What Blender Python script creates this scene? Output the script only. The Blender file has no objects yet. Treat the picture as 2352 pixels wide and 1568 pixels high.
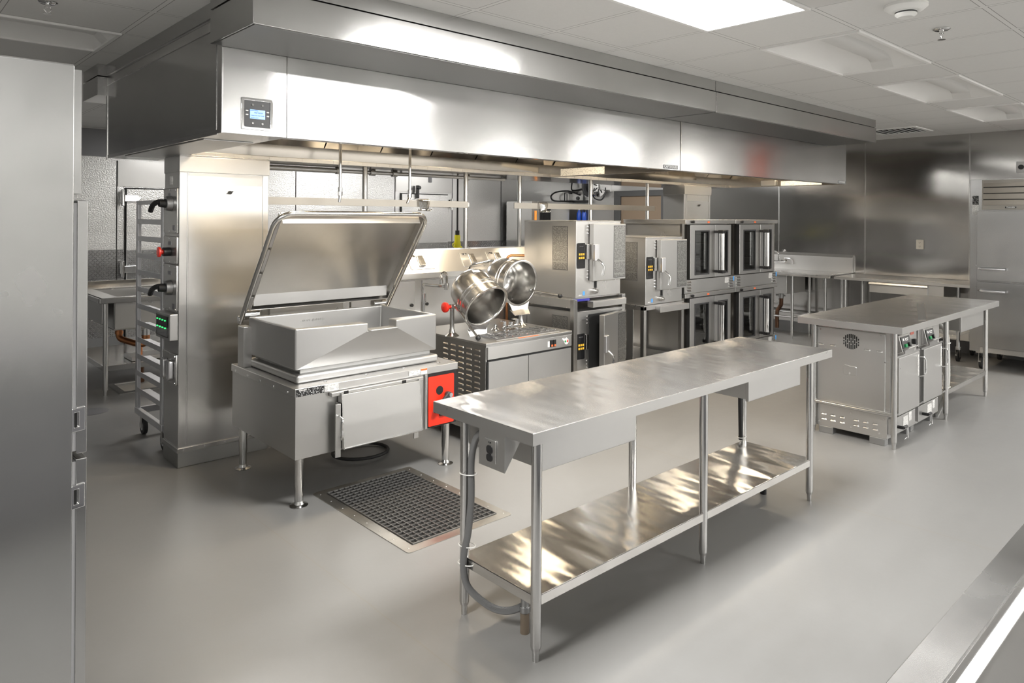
import bpy, bmesh, math, random
from mathutils import Vector, Matrix
random.seed(7)
R = math.radians
COL = bpy.context.scene.collection
SC = bpy.context.scene
ORG = {}

# ------------------------------------------------------------------ materials
def mat(name, col, rough=.5, metal=0., emit=None, es=0., coat=0., alpha=None, spec=None):
    m = bpy.data.materials.new(name); m.use_nodes = True
    b = m.node_tree.nodes['Principled BSDF']
    b.inputs['Base Color'].default_value = (*col, 1); b.inputs['Roughness'].default_value = rough
    b.inputs['Metallic'].default_value = metal
    if emit: b.inputs['Emission Color'].default_value = (*emit, 1); b.inputs['Emission Strength'].default_value = es
    if coat: b.inputs['Coat Weight'].default_value = coat
    if spec is not None: b.inputs['Specular IOR Level'].default_value = spec
    return m
def nt(m): return m.node_tree.nodes, m.node_tree.links, m.node_tree.nodes['Principled BSDF']
def math_node(N, L, op, a, b=None, c=None):
    n = N.new('ShaderNodeMath'); n.operation = op
    for i, v in enumerate((a, b, c)):
        if v is None: continue
        if isinstance(v, (int, float)): n.inputs[i].default_value = v
        else: L.new(v, n.inputs[i])
    return n.outputs[0]
def mixcol(N, L, fac, a, b):
    n = N.new('ShaderNodeMix'); n.data_type = 'RGBA'
    for i, v in ((0, fac), (6, a), (7, b)):
        if isinstance(v, (int, float)): n.inputs[i].default_value = v
        elif isinstance(v, tuple): n.inputs[i].default_value = (*v, 1)
        else: L.new(v, n.inputs[i])
    return n.outputs[2]
def noise(N, L, vec, scale, detail=3, rough=.5):
    n = N.new('ShaderNodeTexNoise'); n.inputs['Scale'].default_value = scale; n.inputs['Detail'].default_value = detail
    n.inputs['Roughness'].default_value = rough
    if vec is not None: L.new(vec, n.inputs['Vector'])
    return n.outputs['Fac']
def maprange(N, L, v, a, b, c, d):
    n = N.new('ShaderNodeMapRange'); L.new(v, n.inputs[0])
    for i, k in enumerate((a, b, c, d)): n.inputs[i+1].default_value = k
    return n.outputs[0]
def mapping(N, L, scale, kind='Object', rot=(0, 0, 0)):
    t = N.new('ShaderNodeTexCoord'); mp = N.new('ShaderNodeMapping'); L.new(t.outputs[kind], mp.inputs['Vector'])
    mp.inputs['Scale'].default_value = scale; mp.inputs['Rotation'].default_value = rot
    return mp.outputs[0]

def steel(name, col=(.63, .622, .61), rough=.26, aniso=.0, axis='Z', rot=0., grain='H', wave=.0, wscale=1.6, wstretch=(1, 1, 1), wdet=1, gstr=.12, dirt=.06, satin=0., srough=.48):
    """Brushed stainless: soft cloudiness, gentle sheet waviness, anisotropic brush direction."""
    m = mat(name, col, rough, 1.); N, L, b = nt(m)
    c = noise(N, L, mapping(N, L, (1.7, 1.7, 1.7)), 1.3, 4, .6)
    L.new(maprange(N, L, c, .3, .7, rough*.9, rough*1.12), b.inputs['Roughness'])
    hi = tuple(min(1, x*(1+dirt)) for x in col); lo = tuple(x*(1-dirt) for x in col)
    L.new(mixcol(N, L, maprange(N, L, c, .3, .7, 0, 1), lo, hi), b.inputs['Base Color'])
    if aniso:
        b.inputs['Anisotropic'].default_value = aniso; b.inputs['Anisotropic Rotation'].default_value = rot
        t = N.new('ShaderNodeTangent'); t.direction_type = 'RADIAL'; t.axis = axis; L.new(t.outputs[0], b.inputs['Tangent'])
    if wave:
        w = noise(N, L, mapping(N, L, wstretch), wscale, wdet, .45)
        bp = N.new('ShaderNodeBump'); bp.inputs['Distance'].default_value = wave; bp.inputs['Strength'].default_value = 1
        L.new(w, bp.inputs['Height']); L.new(bp.outputs[0], b.inputs['Normal'])
    if satin:          # fine scratches scatter part of the reflection widely
        b2 = N.new('ShaderNodeBsdfPrincipled'); b2.inputs['Metallic'].default_value = 1; b2.inputs['Roughness'].default_value = srough; b2.inputs['Base Color'].default_value = (*col, 1)
        mx = N.new('ShaderNodeMixShader'); mx.inputs[0].default_value = satin; L.new(b.outputs[0], mx.inputs[1]); L.new(b2.outputs[0], mx.inputs[2])
        L.new(mx.outputs[0], N['Material Output'].inputs['Surface'])
    return m

M = {}
M['steel'] = steel('brushed_stainless', rough=.24, aniso=.6, axis='Z', rot=0., grain='V', wave=.002, wscale=.8, satin=.2)
M['steel_h'] = steel('brushed_stainless_horizontal', rough=.25, aniso=.6, axis='Z', rot=.25, grain='H', wave=.002, satin=.35)
M['hood'] = steel('hood_stainless', satin=.2, col=(.46, .456, .45), rough=.17, aniso=.75, axis='Z', rot=.25, grain='H', wave=.006, wscale=1.1, dirt=.05)
M['hood_dark'] = steel('hood_inner_stainless', col=(.47, .44, .40), rough=.13, aniso=.5, axis='Z', rot=.25, grain='H', wave=.002)
M['wallsteel'] = steel('wall_sheet_stainless', col=(.52, .51, .495), rough=.15, aniso=.7, axis='Z', rot=0., grain='V', wave=.016, wscale=.8, wstretch=(1, 1, 1.2), dirt=.03)
M['fridge'] = steel('refrigerator_stainless', satin=.1, col=(.47, .47, .466), rough=.25, aniso=.8, axis='Z', rot=0., grain='V', wave=.010, wscale=1.0, dirt=.05)
M['top'] = steel('worktop_stainless', satin=.25, col=(.66, .65, .635), rough=.19, aniso=1., axis='X', rot=0., grain='X', wave=.009, wscale=2.2, wstretch=(2.0, .3, 1), wdet=2, gstr=.2, dirt=.09)
M['shelf'] = steel('shelf_stainless', satin=.05, col=(.70, .685, .66), rough=.15, aniso=1., axis='X', rot=0., grain='X', wave=.010, wscale=2.0, wstretch=(2.2, .3, 1), wdet=2, dirt=.04)
M['edge'] = steel('edge_stainless', col=(.57, .565, .555), rough=.24, grain='N')
M['tube'] = steel('leg_tube_stainless', col=(.62, .615, .605), rough=.18, grain='V')
M['satin'] = steel('satin_blasted_stainless', col=(.50, .497, .49), rough=.44, grain='N', gstr=.05, dirt=.02)
M['plain'] = steel('matt_stainless', col=(.56, .555, .545), rough=.30, satin=.35, grain='N', wave=.001, dirt=.03)
M['kettle'] = steel('polished_kettle_stainless', col=(.67, .655, .63), rough=.23, grain='N', dirt=.02)
M['kettle_in'] = steel('kettle_inner_stainless', col=(.55, .54, .52), rough=.2, grain='N', dirt=.05)
M['railsteel'] = steel('dull_rail_stainless', col=(.33, .31, .28), rough=.3, dirt=.03)
M['alu'] = mat('brushed_aluminium', (.72, .72, .74), .36, 1.)
M['chrome'] = mat('polished_chrome', (.78, .78, .78), .07, 1.)
M['grate'] = mat('dull_grate_bars', (.26, .255, .245), .45, .7)
M['galv'] = steel('galvanised_steel', col=(.45, .45, .45), rough=.4, grain='N', dirt=.15)
M['black'] = mat('black_plastic', (.012, .012, .013), .35)
M['rubber'] = mat('black_rubber', (.018, .018, .018), .6)
M['gap'] = mat('dark_gap', (.01, .01, .01), .7)
M['red'] = mat('red_enamel', (.86, .035, .012), .35)
M['redknob'] = mat('red_plastic', (.78, .03, .015), .3, coat=.3)
M['yellow'] = mat('yellow_rubber', (.86, .78, .01), .45)
M['orange'] = mat('orange_plastic', (.9, .30, .04), .4)
M['orangesticker'] = mat('orange_sticker', (.9, .16, .04), .5)
M['blue'] = mat('blue_plastic', (.015, .07, .42), .35)
M['bluefilm'] = mat('blue_protective_film', (.03, .03, .35), .3)
M['bluesticker'] = mat('blue_sticker', (.10, .38, .85), .5)
M['white'] = mat('white_plastic', (.75, .75, .73), .4)
M['paper'] = mat('white_paper', (.72, .71, .68), .6)
M['ivory'] = mat('ivory_cover_plate', (.66, .62, .55), .4)
M['ink'] = mat('dark_print', (.03, .03, .03), .6)
M['lightink'] = mat('pale_print', (.75, .75, .74), .6)
M['greyplate'] = mat('grey_plate', (.19, .19, .2), .4, .4)
M['panelgrey'] = mat('dark_grey_fascia', (.045, .045, .047), .42)
M['ctrl'] = mat('black_glass_fascia', (.012, .012, .013), .16)
M['button'] = mat('amber_button', (.85, .5, .04), .45)
M['green'] = mat('green_switch', (.01, .3, .09), .35)
M['greenlamp'] = mat('green_indicator', (.02, .6, .1), .4, emit=(.05, 1, .2), es=2.)
M['screen'] = mat('blue_lcd', (.25, .45, .8), .3, emit=(.38, .6, 1.), es=.75)
M['screentext'] = mat('lcd_text', (.06, .12, .7), .5, emit=(.05, .1, .8), es=.25)
M['copper'] = steel('copper_pipe', col=(.55, .24, .11), rough=.3, grain='N', dirt=.2)
M['oldcopper'] = steel('tarnished_copper_pipe', col=(.16, .09, .06), rough=.4, grain='N', dirt=.2)
M['rust'] = mat('rusty_pipe', (.20, .16, .12), .7, .5)
M['basin'] = mat('white_enamel', (.72, .70, .66), .35)
M['conduit'] = mat('grey_flexible_conduit', (.27, .27, .27), .5)
M['whitehose'] = mat('pale_conduit', (.52, .52, .5), .5)
M['doorbrown'] = mat('brown_door_paint', (.15, .11, .075), .45)
M['frame_dark'] = mat('dark_door_frame', (.05, .05, .05), .4)
M['castermetal'] = steel('caster_zinc', col=(.55, .54, .52), rough=.3, grain='N')
M['ovenin'] = mat('oven_interior', (.20, .20, .20), .5, .3)
M['fixture'] = mat('fixture_white', (.72, .715, .70), .5)

def glass(name, col, rough=.02):
    m = mat(name, col, rough); b = m.node_tree.nodes['Principled BSDF']
    b.inputs['Transmission Weight'].default_value = 1; b.inputs['IOR'].default_value = 1.45
    return m
M['ovenglass'] = glass('oven_door_glass', (.55, .57, .56))
M['ovenglass'].node_tree.nodes['Principled BSDF'].inputs['IOR'].default_value = 1.9
M['lens'] = glass('clear_cover', (.9, .9, .9))

def grooves(m, scale_vec, dist):
    """fine ribbing as bump"""
    N, L, b = nt(m)
    t = N.new('ShaderNodeTexWave'); L.new(mapping(N, L, scale_vec), t.inputs['Vector']); t.bands_direction = 'Z'
    bp = N.new('ShaderNodeBump'); bp.inputs['Distance'].default_value = dist; L.new(t.outputs['Fac'], bp.inputs['Height']); L.new(bp.outputs[0], b.inputs['Normal'])
grooves(M['conduit'], (1, 1, 45), .003)

def embossed():
    m = mat('embossed_aluminium', (.60, .597, .59), .33, 1.); N, L, b = nt(m)
    v = mapping(N, L, (1, 1, 1)); a = noise(N, L, v, 120, 2, .5); c = noise(N, L, v, .7, 2)
    vo = N.new('ShaderNodeTexVoronoi'); vo.inputs['Scale'].default_value = 85; L.new(v, vo.inputs['Vector'])
    h = math_node(N, L, 'ADD', vo.outputs['Distance'], a)
    bp = N.new('ShaderNodeBump'); bp.inputs['Distance'].default_value = .0020; bp.inputs['Strength'].default_value = .85; L.new(h, bp.inputs['Height']); L.new(bp.outputs[0], b.inputs['Normal'])
    L.new(maprange(N, L, c, .3, .7, .28, .4), b.inputs['Roughness'])
    return m
M['embossed'] = embossed()

def diamond_plate():
    m = mat('diamond_tread_plate', (.42, .42, .42), .2, 1.); N, L, b = nt(m)
    s = N.new('ShaderNodeSeparateXYZ'); t = N.new('ShaderNodeTexCoord'); L.new(t.outputs['Object'], s.inputs[0])
    p = 38.
    u = math_node(N, L, 'MULTIPLY', math_node(N, L, 'ADD', s.outputs[0], s.outputs[1]), p); w = math_node(N, L, 'MULTIPLY', s.outputs[2], p)
    cu = math_node(N, L, 'FLOOR', u); cw = math_node(N, L, 'FLOOR', w)
    par = math_node(N, L, 'MODULO', math_node(N, L, 'ABSOLUTE', math_node(N, L, 'ADD', cu, cw)), 2.)
    fu = math_node(N, L, 'SUBTRACT', math_node(N, L, 'FRACT', u), .5); fw = math_node(N, L, 'SUBTRACT', math_node(N, L, 'FRACT', w), .5)
    sg = math_node(N, L, 'SUBTRACT', math_node(N, L, 'MULTIPLY', par, 2.), 1.)
    a = math_node(N, L, 'ADD', fu, math_node(N, L, 'MULTIPLY', fw, sg)); c = math_node(N, L, 'SUBTRACT', fu, math_node(N, L, 'MULTIPLY', fw, sg))
    d = math_node(N, L, 'ADD', math_node(N, L, 'POWER', math_node(N, L, 'MULTIPLY', a, 1.35), 2.), math_node(N, L, 'POWER', math_node(N, L, 'MULTIPLY', c, 5.), 2.))
    h = math_node(N, L, 'MAXIMUM', math_node(N, L, 'SUBTRACT', 1., d), 0.)
    bp = N.new('ShaderNodeBump'); bp.inputs['Distance'].default_value = .006; L.new(h, bp.inputs['Height']); L.new(bp.outputs[0], b.inputs['Normal'])
    return m
M['diamond'] = diamond_plate()

def perforated():
    m = mat('perforated_sheet', (.72, .715, .70), .45, .35); N, L, b = nt(m)
    v = N.new('ShaderNodeTexVoronoi'); v.inputs['Scale'].default_value = 1; v.inputs['Randomness'].default_value = 0; L.new(mapping(N, L, (95, 95, 95)), v.inputs['Vector'])
    L.new(mixcol(N, L, maprange(N, L, v.outputs['Distance'], .25, .34, 0, 1), (.12, .12, .12), (.72, .715, .70)), b.inputs['Base Color'])
    return m
M['perf'] = perforated()
M['perf_steel'] = mat('perforated_plenum_sheet', (.22, .22, .215), .4, .9)

def fineprint(name, base, ink, rows=160., metal=0., rough=.5, dens=.5):
    m = mat(name, base, rough, metal); N, L, b = nt(m)
    t = N.new('ShaderNodeTexCoord'); s = N.new('ShaderNodeSeparateXYZ'); L.new(t.outputs['Object'], s.inputs[0])
    zr = math_node(N, L, 'MULTIPLY', s.outputs[2], rows); row = math_node(N, L, 'FLOOR', zr); f = math_node(N, L, 'FRACT', zr)
    u = math_node(N, L, 'ADD', s.outputs[0], s.outputs[1])
    cb = N.new('ShaderNodeCombineXYZ'); L.new(math_node(N, L, 'MULTIPLY', u, rows*.6), cb.inputs[0]); L.new(math_node(N, L, 'MULTIPLY', row, 7.31), cb.inputs[1])
    n = noise(N, L, cb.outputs[0], 1., 1); cb2 = N.new('ShaderNodeCombineXYZ'); L.new(math_node(N, L, 'MULTIPLY', row, .23), cb2.inputs[0])
    para = noise(N, L, cb2.outputs[0], 1., 0)
    k = math_node(N, L, 'MULTIPLY', math_node(N, L, 'GREATER_THAN', n, dens), math_node(N, L, 'LESS_THAN', f, .55))
    k = math_node(N, L, 'MULTIPLY', k, math_node(N, L, 'GREATER_THAN', para, .36))
    L.new(mixcol(N, L, k, base, ink), b.inputs['Base Color'])
    return m
M['print_metal'] = fineprint('etched_instruction_plate', (.40, .395, .38), (.17, .168, .16), 150, .85, .33, .47)
M['print_paper'] = fineprint('printed_notice', (.80, .79, .75), (.45, .43, .40), 110, 0, .6, .56)
M['print_tag'] = fineprint('printed_tag', (.70, .69, .67), (.40, .40, .40), 150, 0, .6, .5)
M['print_black'] = fineprint('black_rating_plate', (.012, .012, .012), (.6, .6, .6), 170, 0, .4, .55)

def floor_mat():
    m = mat('grey_floor_coating', (.40, .385, .36), .42); N, L, b = nt(m)
    v = mapping(N, L, (1, 1, 1)); n1 = noise(N, L, v, .55, 4, .6); n2 = noise(N, L, v, 9, 4, .65); n3 = noise(N, L, mapping(N, L, (.5, 3.2, 1)), 2.1, 3)
    k = math_node(N, L, 'ADD', math_node(N, L, 'ADD', math_node(N, L, 'MULTIPLY', n1, .5), math_node(N, L, 'MULTIPLY', n2, .2)), math_node(N, L, 'MULTIPLY', n3, .3))
    base = mixcol(N, L, maprange(N, L, k, .35, .65, 0, 1), (.205, .202, .196), (.230, .228, .223))
    s = N.new('ShaderNodeSeparateXYZ'); t = N.new('ShaderNodeTexCoord'); L.new(t.outputs['Object'], s.inputs[0])
    wob = math_node(N, L, 'MULTIPLY', math_node(N, L, 'SUBTRACT', n1, .5), .05)
    xx = math_node(N, L, 'ADD', s.outputs[0], wob)
    d = math_node(N, L, 'ABSOLUTE', math_node(N, L, 'SUBTRACT', math_node(N, L, 'MODULO', math_node(N, L, 'ADD', xx, 10.16), 2.62), 1.31))
    seam = math_node(N, L, 'MULTIPLY', math_node(N, L, 'LESS_THAN', d, .0035), .45)
    halo = math_node(N, L, 'MULTIPLY', maprange(N, L, d, 0., .035, 1., 0.), .12)
    c2 = mixcol(N, L, math_node(N, L, 'MAXIMUM', seam, halo), base, (.21, .195, .17))
    L.new(c2, b.inputs['Base Color'])
    L.new(maprange(N, L, k, .35, .65, .36, .5), b.inputs['Roughness'])
    bp = N.new('ShaderNodeBump'); bp.inputs['Distance'].default_value = .0015; bp.inputs['Strength'].default_value = .5; L.new(n2, bp.inputs['Height']); L.new(bp.outputs[0], b.inputs['Normal'])
    return m
M['floor'] = floor_mat()

TX, TY, TS = 4.197, 2.26, .6096          # ceiling grid
def ceiling_mat():
    m = mat('acoustic_tile_grid', (.66, .65, .63), .7); N, L, b = nt(m)
    s = N.new('ShaderNodeSeparateXYZ'); t = N.new('ShaderNodeTexCoord'); L.new(t.outputs['Object'], s.inputs[0])
    def dist(o, off):
        q = math_node(N, L, 'DIVIDE', math_node(N, L, 'SUBTRACT', s.outputs[o], off - 100*TS), TS)
        return math_node(N, L, 'MULTIPLY', math_node(N, L, 'SUBTRACT', .5, math_node(N, L, 'ABSOLUTE', math_node(N, L, 'SUBTRACT', math_node(N, L, 'FRACT', q), .5))), TS)
    d = math_node(N, L, 'MINIMUM', dist(0, TX), dist(1, TY))
    bar = math_node(N, L, 'LESS_THAN', d, .0125)
    line = math_node(N, L, 'MULTIPLY', math_node(N, L, 'LESS_THAN', d, .0155), math_node(N, L, 'GREATER_THAN', d, .0118))
    n2 = noise(N, L, mapping(N, L, (1, 1, 1)), 60, 2)
    base = mixcol(N, L, n2, (.60, .595, .58), (.645, .64, .625))
    c = mixcol(N, L, bar, base, (.65, .645, .63)); c = mixcol(N, L, line, c, (.22, .215, .21))
    L.new(c, b.inputs['Base Color'])
    return m
M['ceiling'] = ceiling_mat()
M['wallpaint'] = mat('pale_wall_paint', (.60, .595, .58), .6)
M['cove'] = mat('grey_cove_base', (.17, .17, .17), .5)

# ------------------------------------------------------------------ mesh builder
class MB:
    def __init__(s): s.bm = bmesh.new()
    def box(s, x0, x1, y0, y1, z0, z1):
        if x0 > x1: x0, x1 = x1, x0
        if y0 > y1: y0, y1 = y1, y0
        if z0 > z1: z0, z1 = z1, z0
        v = [s.bm.verts.new(p) for p in ((x0, y0, z0), (x1, y0, z0), (x1, y1, z0), (x0, y1, z0), (x0, y0, z1), (x1, y0, z1), (x1, y1, z1), (x0, y1, z1))]
        for f in ((3, 2, 1, 0), (4, 5, 6, 7), (0, 1, 5, 4), (1, 2, 6, 5), (2, 3, 7, 6), (3, 0, 4, 7)): s.bm.faces.new([v[i] for i in f])
        return s
    def obox(s, M4, hx, hy, hz):
        b = MB().box(-hx, hx, -hy, hy, -hz, hz); b.xf(M4); s.add(b); return s
    def add(s, o):
        vm = {}
        for v in o.bm.verts: vm[v] = s.bm.verts.new(v.co)
        for f in o.bm.faces: s.bm.faces.new([vm[v] for v in f.verts])
        o.bm.free(); return s
    def xf(s, M4): bmesh.ops.transform(s.bm, matrix=M4, verts=s.bm.verts); return s
    def ring(s, c, u, v, r, seg): return [s.bm.verts.new(c + (u*math.cos(2*math.pi*i/seg) + v*math.sin(2*math.pi*i/seg))*r) for i in range(seg)]
    def frame(s, d):
        d = d.normalized(); a = Vector((0, 0, 1)) if abs(d.z) < .9 else Vector((1, 0, 0)); u = d.cross(a).normalized(); return u, d.cross(u).normalized()
    def skin(s, a, b):
        n = len(a)
        for i in range(n): s.bm.faces.new((a[i], a[(i+1) % n], b[(i+1) % n], b[i]))
    def cyl(s, p0, p1, r, r2=None, seg=18):
        p0, p1 = Vector(p0), Vector(p1); u, v = s.frame(p1-p0); r2 = r if r2 is None else r2
        a, b = s.ring(p0, u, v, r, seg), s.ring(p1, u, v, r2, seg); s.skin(b, a); s.bm.faces.new(a); s.bm.faces.new(b[::-1]); return s
    def tube(s, pts, r, seg=10, closed=False):
        P = [Vector(p) for p in pts]; n = len(P); prev = None; rings = []
        for i in range(n):
            if closed: t = (P[(i+1) % n]-P[i]).normalized() + (P[i]-P[i-1]).normalized()
            else: t = (P[min(i+1, n-1)]-P[i]).normalized() + (P[i]-P[max(i-1, 0)]).normalized()
            t = t.normalized()
            if prev is None: u, v = s.frame(t)
            else: u = (prev - t*prev.dot(t)).normalized(); v = t.cross(u)
            prev = u; rings.append(s.ring(P[i], u, v, r, seg))
        for i in range(n - (0 if closed else 1)): s.skin(rings[(i+1) % n], rings[i])
        if not closed: s.bm.faces.new(rings[0]); s.bm.faces.new(rings[-1][::-1])
        return s
    def lathe(s, prof, o, axis=(0, 0, 1), seg=32):
        o, axis = Vector(o), Vector(axis).normalized(); u, v = s.frame(axis); last = None; lp = None
        for r, h in prof:
            c = o + axis*h
            cur = [s.bm.verts.new(c)] if r < 1e-6 else s.ring(c, u, v, r, seg)
            if last is not None:
                if len(cur) == 1 and len(last) > 1:
                    for i in range(seg): s.bm.faces.new((last[(i+1) % seg], last[i], cur[0]))
                elif len(last) == 1 and len(cur) > 1:
                    for i in range(seg): s.bm.faces.new((cur[i], cur[(i+1) % seg], last[0]))
                elif len(cur) > 1: s.skin(cur, last)
            last = cur
        return s
    def prism(s, poly, ax, a0, a1):
        """poly in the two other axes (in x,y,z order), extruded along ax"""
        def mk(p, a): return {'x': (a, p[0], p[1]), 'y': (p[0], a, p[1]), 'z': (p[0], p[1], a)}[ax]
        A = [s.bm.verts.new(mk(p, a0)) for p in poly]; B = [s.bm.verts.new(mk(p, a1)) for p in poly]; n = len(poly)
        for i in range(n): s.bm.faces.new((A[i], A[(i+1) % n], B[(i+1) % n], B[i]))
        s.bm.faces.new(A[::-1]); s.bm.faces.new(B); return s
    def frame_prism(s, out, inn, ax, a0, a1):
        def mk(p, a): return {'x': (a, p[0], p[1]), 'y': (p[0], a, p[1]), 'z': (p[0], p[1], a)}[ax]
        n = len(out); O0, O1, I0, I1 = [[s.bm.verts.new(mk(p, a)) for p in q] for q, a in ((out, a0), (out, a1), (inn, a0), (inn, a1))]
        for i in range(n):
            j = (i+1) % n
            for f in ((O0[i], O0[j], O1[j], O1[i]), (I0[j], I0[i], I1[i], I1[j]), (O0[j], O0[i], I0[i], I0[j]), (O1[i], O1[j], I1[j], I1[i])): s.bm.faces.new(f)
        return s
    def sphere(s, c, r, seg=16, sz=(1, 1, 1)):
        m = Matrix.Translation(c) @ Matrix.Diagonal((sz[0]*r, sz[1]*r, sz[2]*r, 1))
        bmesh.ops.create_uvsphere(s.bm, u_segments=seg, v_segments=max(6, seg//2), radius=1, matrix=m); return s
    def face(s, pts): s.bm.faces.new([s.bm.verts.new(p) for p in pts]); return s
    def poly(s, verts, faces):
        v = [s.bm.verts.new(p) for p in verts]
        for f in faces: s.bm.faces.new([v[i] for i in f])
        return s
    def each(s, name, m, parent, bevel=0., seg=2):
        """every loose piece of this builder becomes a part of its own"""
        s.bm.verts.index_update(); seen = set(); out = []
        for v0 in s.bm.verts:
            if v0 in seen: continue
            st, isl = [v0], []; seen.add(v0)
            while st:
                v = st.pop(); isl.append(v)
                for e in v.link_edges:
                    o = e.other_vert(v)
                    if o not in seen: seen.add(o); st.append(o)
            q = MB(); vm = {v: q.bm.verts.new(v.co) for v in isl}; fs = {f for v in isl for f in v.link_faces}
            for f in fs: q.bm.faces.new([vm[v] for v in f.verts])
            out.append(q.build(name, m, parent, bevel, seg))
        s.bm.free(); return out
    def build(s, name, m, parent=None, bevel=0., seg=2, org=None, ang=34, label=None):
        bmesh.ops.recalc_face_normals(s.bm, faces=s.bm.faces)
        if parent is not None: o0 = ORG[parent.name]
        elif org is not None: o0 = Vector(org)
        else:
            xs = [v.co for v in s.bm.verts]; o0 = Vector((sum(v.x for v in xs)/len(xs), sum(v.y for v in xs)/len(xs), min(v.z for v in xs)))
        for v in s.bm.verts: v.co -= o0
        me = bpy.data.meshes.new(name); s.bm.to_mesh(me); s.bm.free()
        me.polygons.foreach_set('use_smooth', [True]*len(me.polygons)); me.set_sharp_from_angle(angle=R(ang))
        me.materials.append(M[m] if isinstance(m, str) else m)
        o = bpy.data.objects.new(name, me); COL.objects.link(o); ORG[o.name] = o0
        if parent is not None: o.parent = parent
        else: o.location = o0
        if bevel:
            b = o.modifiers.new('bevel', 'BEVEL'); b.width = bevel; b.segments = seg; b.limit_method = 'ANGLE'; b.angle_limit = R(40); b.harden_normals = True
        if label: o['label'] = label
        return o
def rrect(x0, x1, z0, z1, r, n=4):
    p = []
    for cx, cz, a0 in ((x1-r, z1-r, 0), (x0+r, z1-r, 90), (x0+r, z0+r, 180), (x1-r, z0+r, 270)):
        for i in range(n+1): a = R(a0+90*i/n); p.append((cx+r*math.cos(a), cz+r*math.sin(a)))
    return p
def arc(c, r, a0, a1, n, plane='xz', fixed=0.):
    out = []
    for i in range(n+1):
        a = R(a0+(a1-a0)*i/n); p, q = c[0]+r*math.cos(a), c[1]+r*math.sin(a)
        out.append({'xz': (p, fixed, q), 'yz': (fixed, p, q), 'xy': (p, q, fixed)}[plane])
    return out
def smooth_path(pts, n=6):
    P = [Vector(p) for p in pts]; out = []
    for i in range(len(P)-1):
        p0, p1, p2, p3 = P[max(i-1, 0)], P[i], P[i+1], P[min(i+2, len(P)-1)]
        for k in range(n):
            t = k/n; out.append(.5*((2*p1) + (p2-p0)*t + (2*p0-5*p1+4*p2-p3)*t*t + (3*p1-p0-3*p2+p3)*t**3))
    return out + [P[-1]]

def thing(name, label, cat, loc, group=None):
    o = bpy.data.objects.new(name, None); COL.objects.link(o); o.location = loc; o.empty_display_size = .1
    ORG[o.name] = Vector(loc); o['label'] = label; o['category'] = cat
    if group: o['group'] = group
    return o
def tag(o, label, cat, group=None, kind=None):
    o['label'] = label; o['category'] = cat
    if group: o['group'] = group
    if kind: o['kind'] = kind
    return o
def struct(o, label=None):
    o['kind'] = 'structure'
    if label: o['label'] = label
    return o
def dup(root, off, label, group=None):
    off = Vector(off)
    r = root.copy(); COL.objects.link(r); r.location = root.location + off; r['label'] = label; ORG[r.name] = ORG[root.name] + off
    if group: r['group'] = group
    for ch in list(root.children):
        c = ch.copy(); COL.objects.link(c); c.parent = r; ORG[c.name] = ORG[r.name]
        for g in ch.children:
            d = g.copy(); COL.objects.link(d); d.parent = c; ORG[d.name] = ORG[r.name]
    return r
def text(s, size, pos, xd, ud, m, parent, name='lettering', ext=.0006, bold=0.):
    cu = bpy.data.curves.new('t', 'FONT'); cu.body = s; cu.size = size; cu.extrude = ext; cu.align_x = 'CENTER'; cu.align_y = 'CENTER'; cu.offset = bold
    t = bpy.data.objects.new('t', cu); COL.objects.link(t)
    me = bpy.data.meshes.new_from_object(t.evaluated_get(bpy.context.evaluated_depsgraph_get())); bpy.data.objects.remove(t)
    xd, ud = Vector(xd).normalized(), Vector(ud).normalized(); nd = xd.cross(ud); o0 = ORG[parent.name]
    m4 = Matrix(((xd.x, ud.x, nd.x, pos[0]-o0.x), (xd.y, ud.y, nd.y, pos[1]-o0.y), (xd.z, ud.z, nd.z, pos[2]-o0.z), (0, 0, 0, 1)))
    me.transform(m4); me.materials.clear(); me.materials.append(M[m]); me.name = name
    o = bpy.data.objects.new(name, me); COL.objects.link(o); o.parent = parent; ORG[o.name] = o0
    return o
HOLES = []
XR, YB, ZC, XL, YF = 10.25, 10.0, 2.758, -3.2, -3.6      # room
# ================================================================== the room
struct(MB().box(XL-.1, XR+.1, YF-.1, YB+.1, -.12, 0).build('floor', 'floor', org=(0, 0, 0)))
struct(MB().box(XL-.1, XR+.1, YB, YB+.1, 0, ZC).build('wall_back', 'embossed', org=(0, 0, 0)))
struct(MB().box(XL-.1, XL, YF, YB, 0, ZC).build('wall_left', 'wallpaint', org=(0, 0, 0)))
struct(MB().box(XL-.1, XR+.1, YF-.1, YF, 0, ZC).build('wall_front', 'wallpaint', org=(0, 0, 0)))
# right wall: sheet steel near, paler sheet towards the brown door
struct(MB().box(XR, XR+.1, YF, 7.0, 0, ZC).build('wall_right', 'wallsteel', org=(XR, 3, 1.3)))
struct(MB().box(XR, XR+.1, 7.0, YB, 0, ZC).build('wall_right', 'plain', org=(XR, 8, 1.3)))
def trim(mb, m, **k): return struct(mb.build('trim_1', m, **k))
for y in (5.19, 3.94, 2.683, 1.43, .17):
    trim(MB().box(XR-.004, XR, y-.008, y+.008, .16, ZC), 'edge')
struct(MB().box(XR-.012, XR, YF, 7.12, 0, .15).build('baseboard_right', 'cove'))
struct(MB().box(XL, XR, YB-.012, YB, 0, .14).build('baseboard_back', 'cove'))
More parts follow.
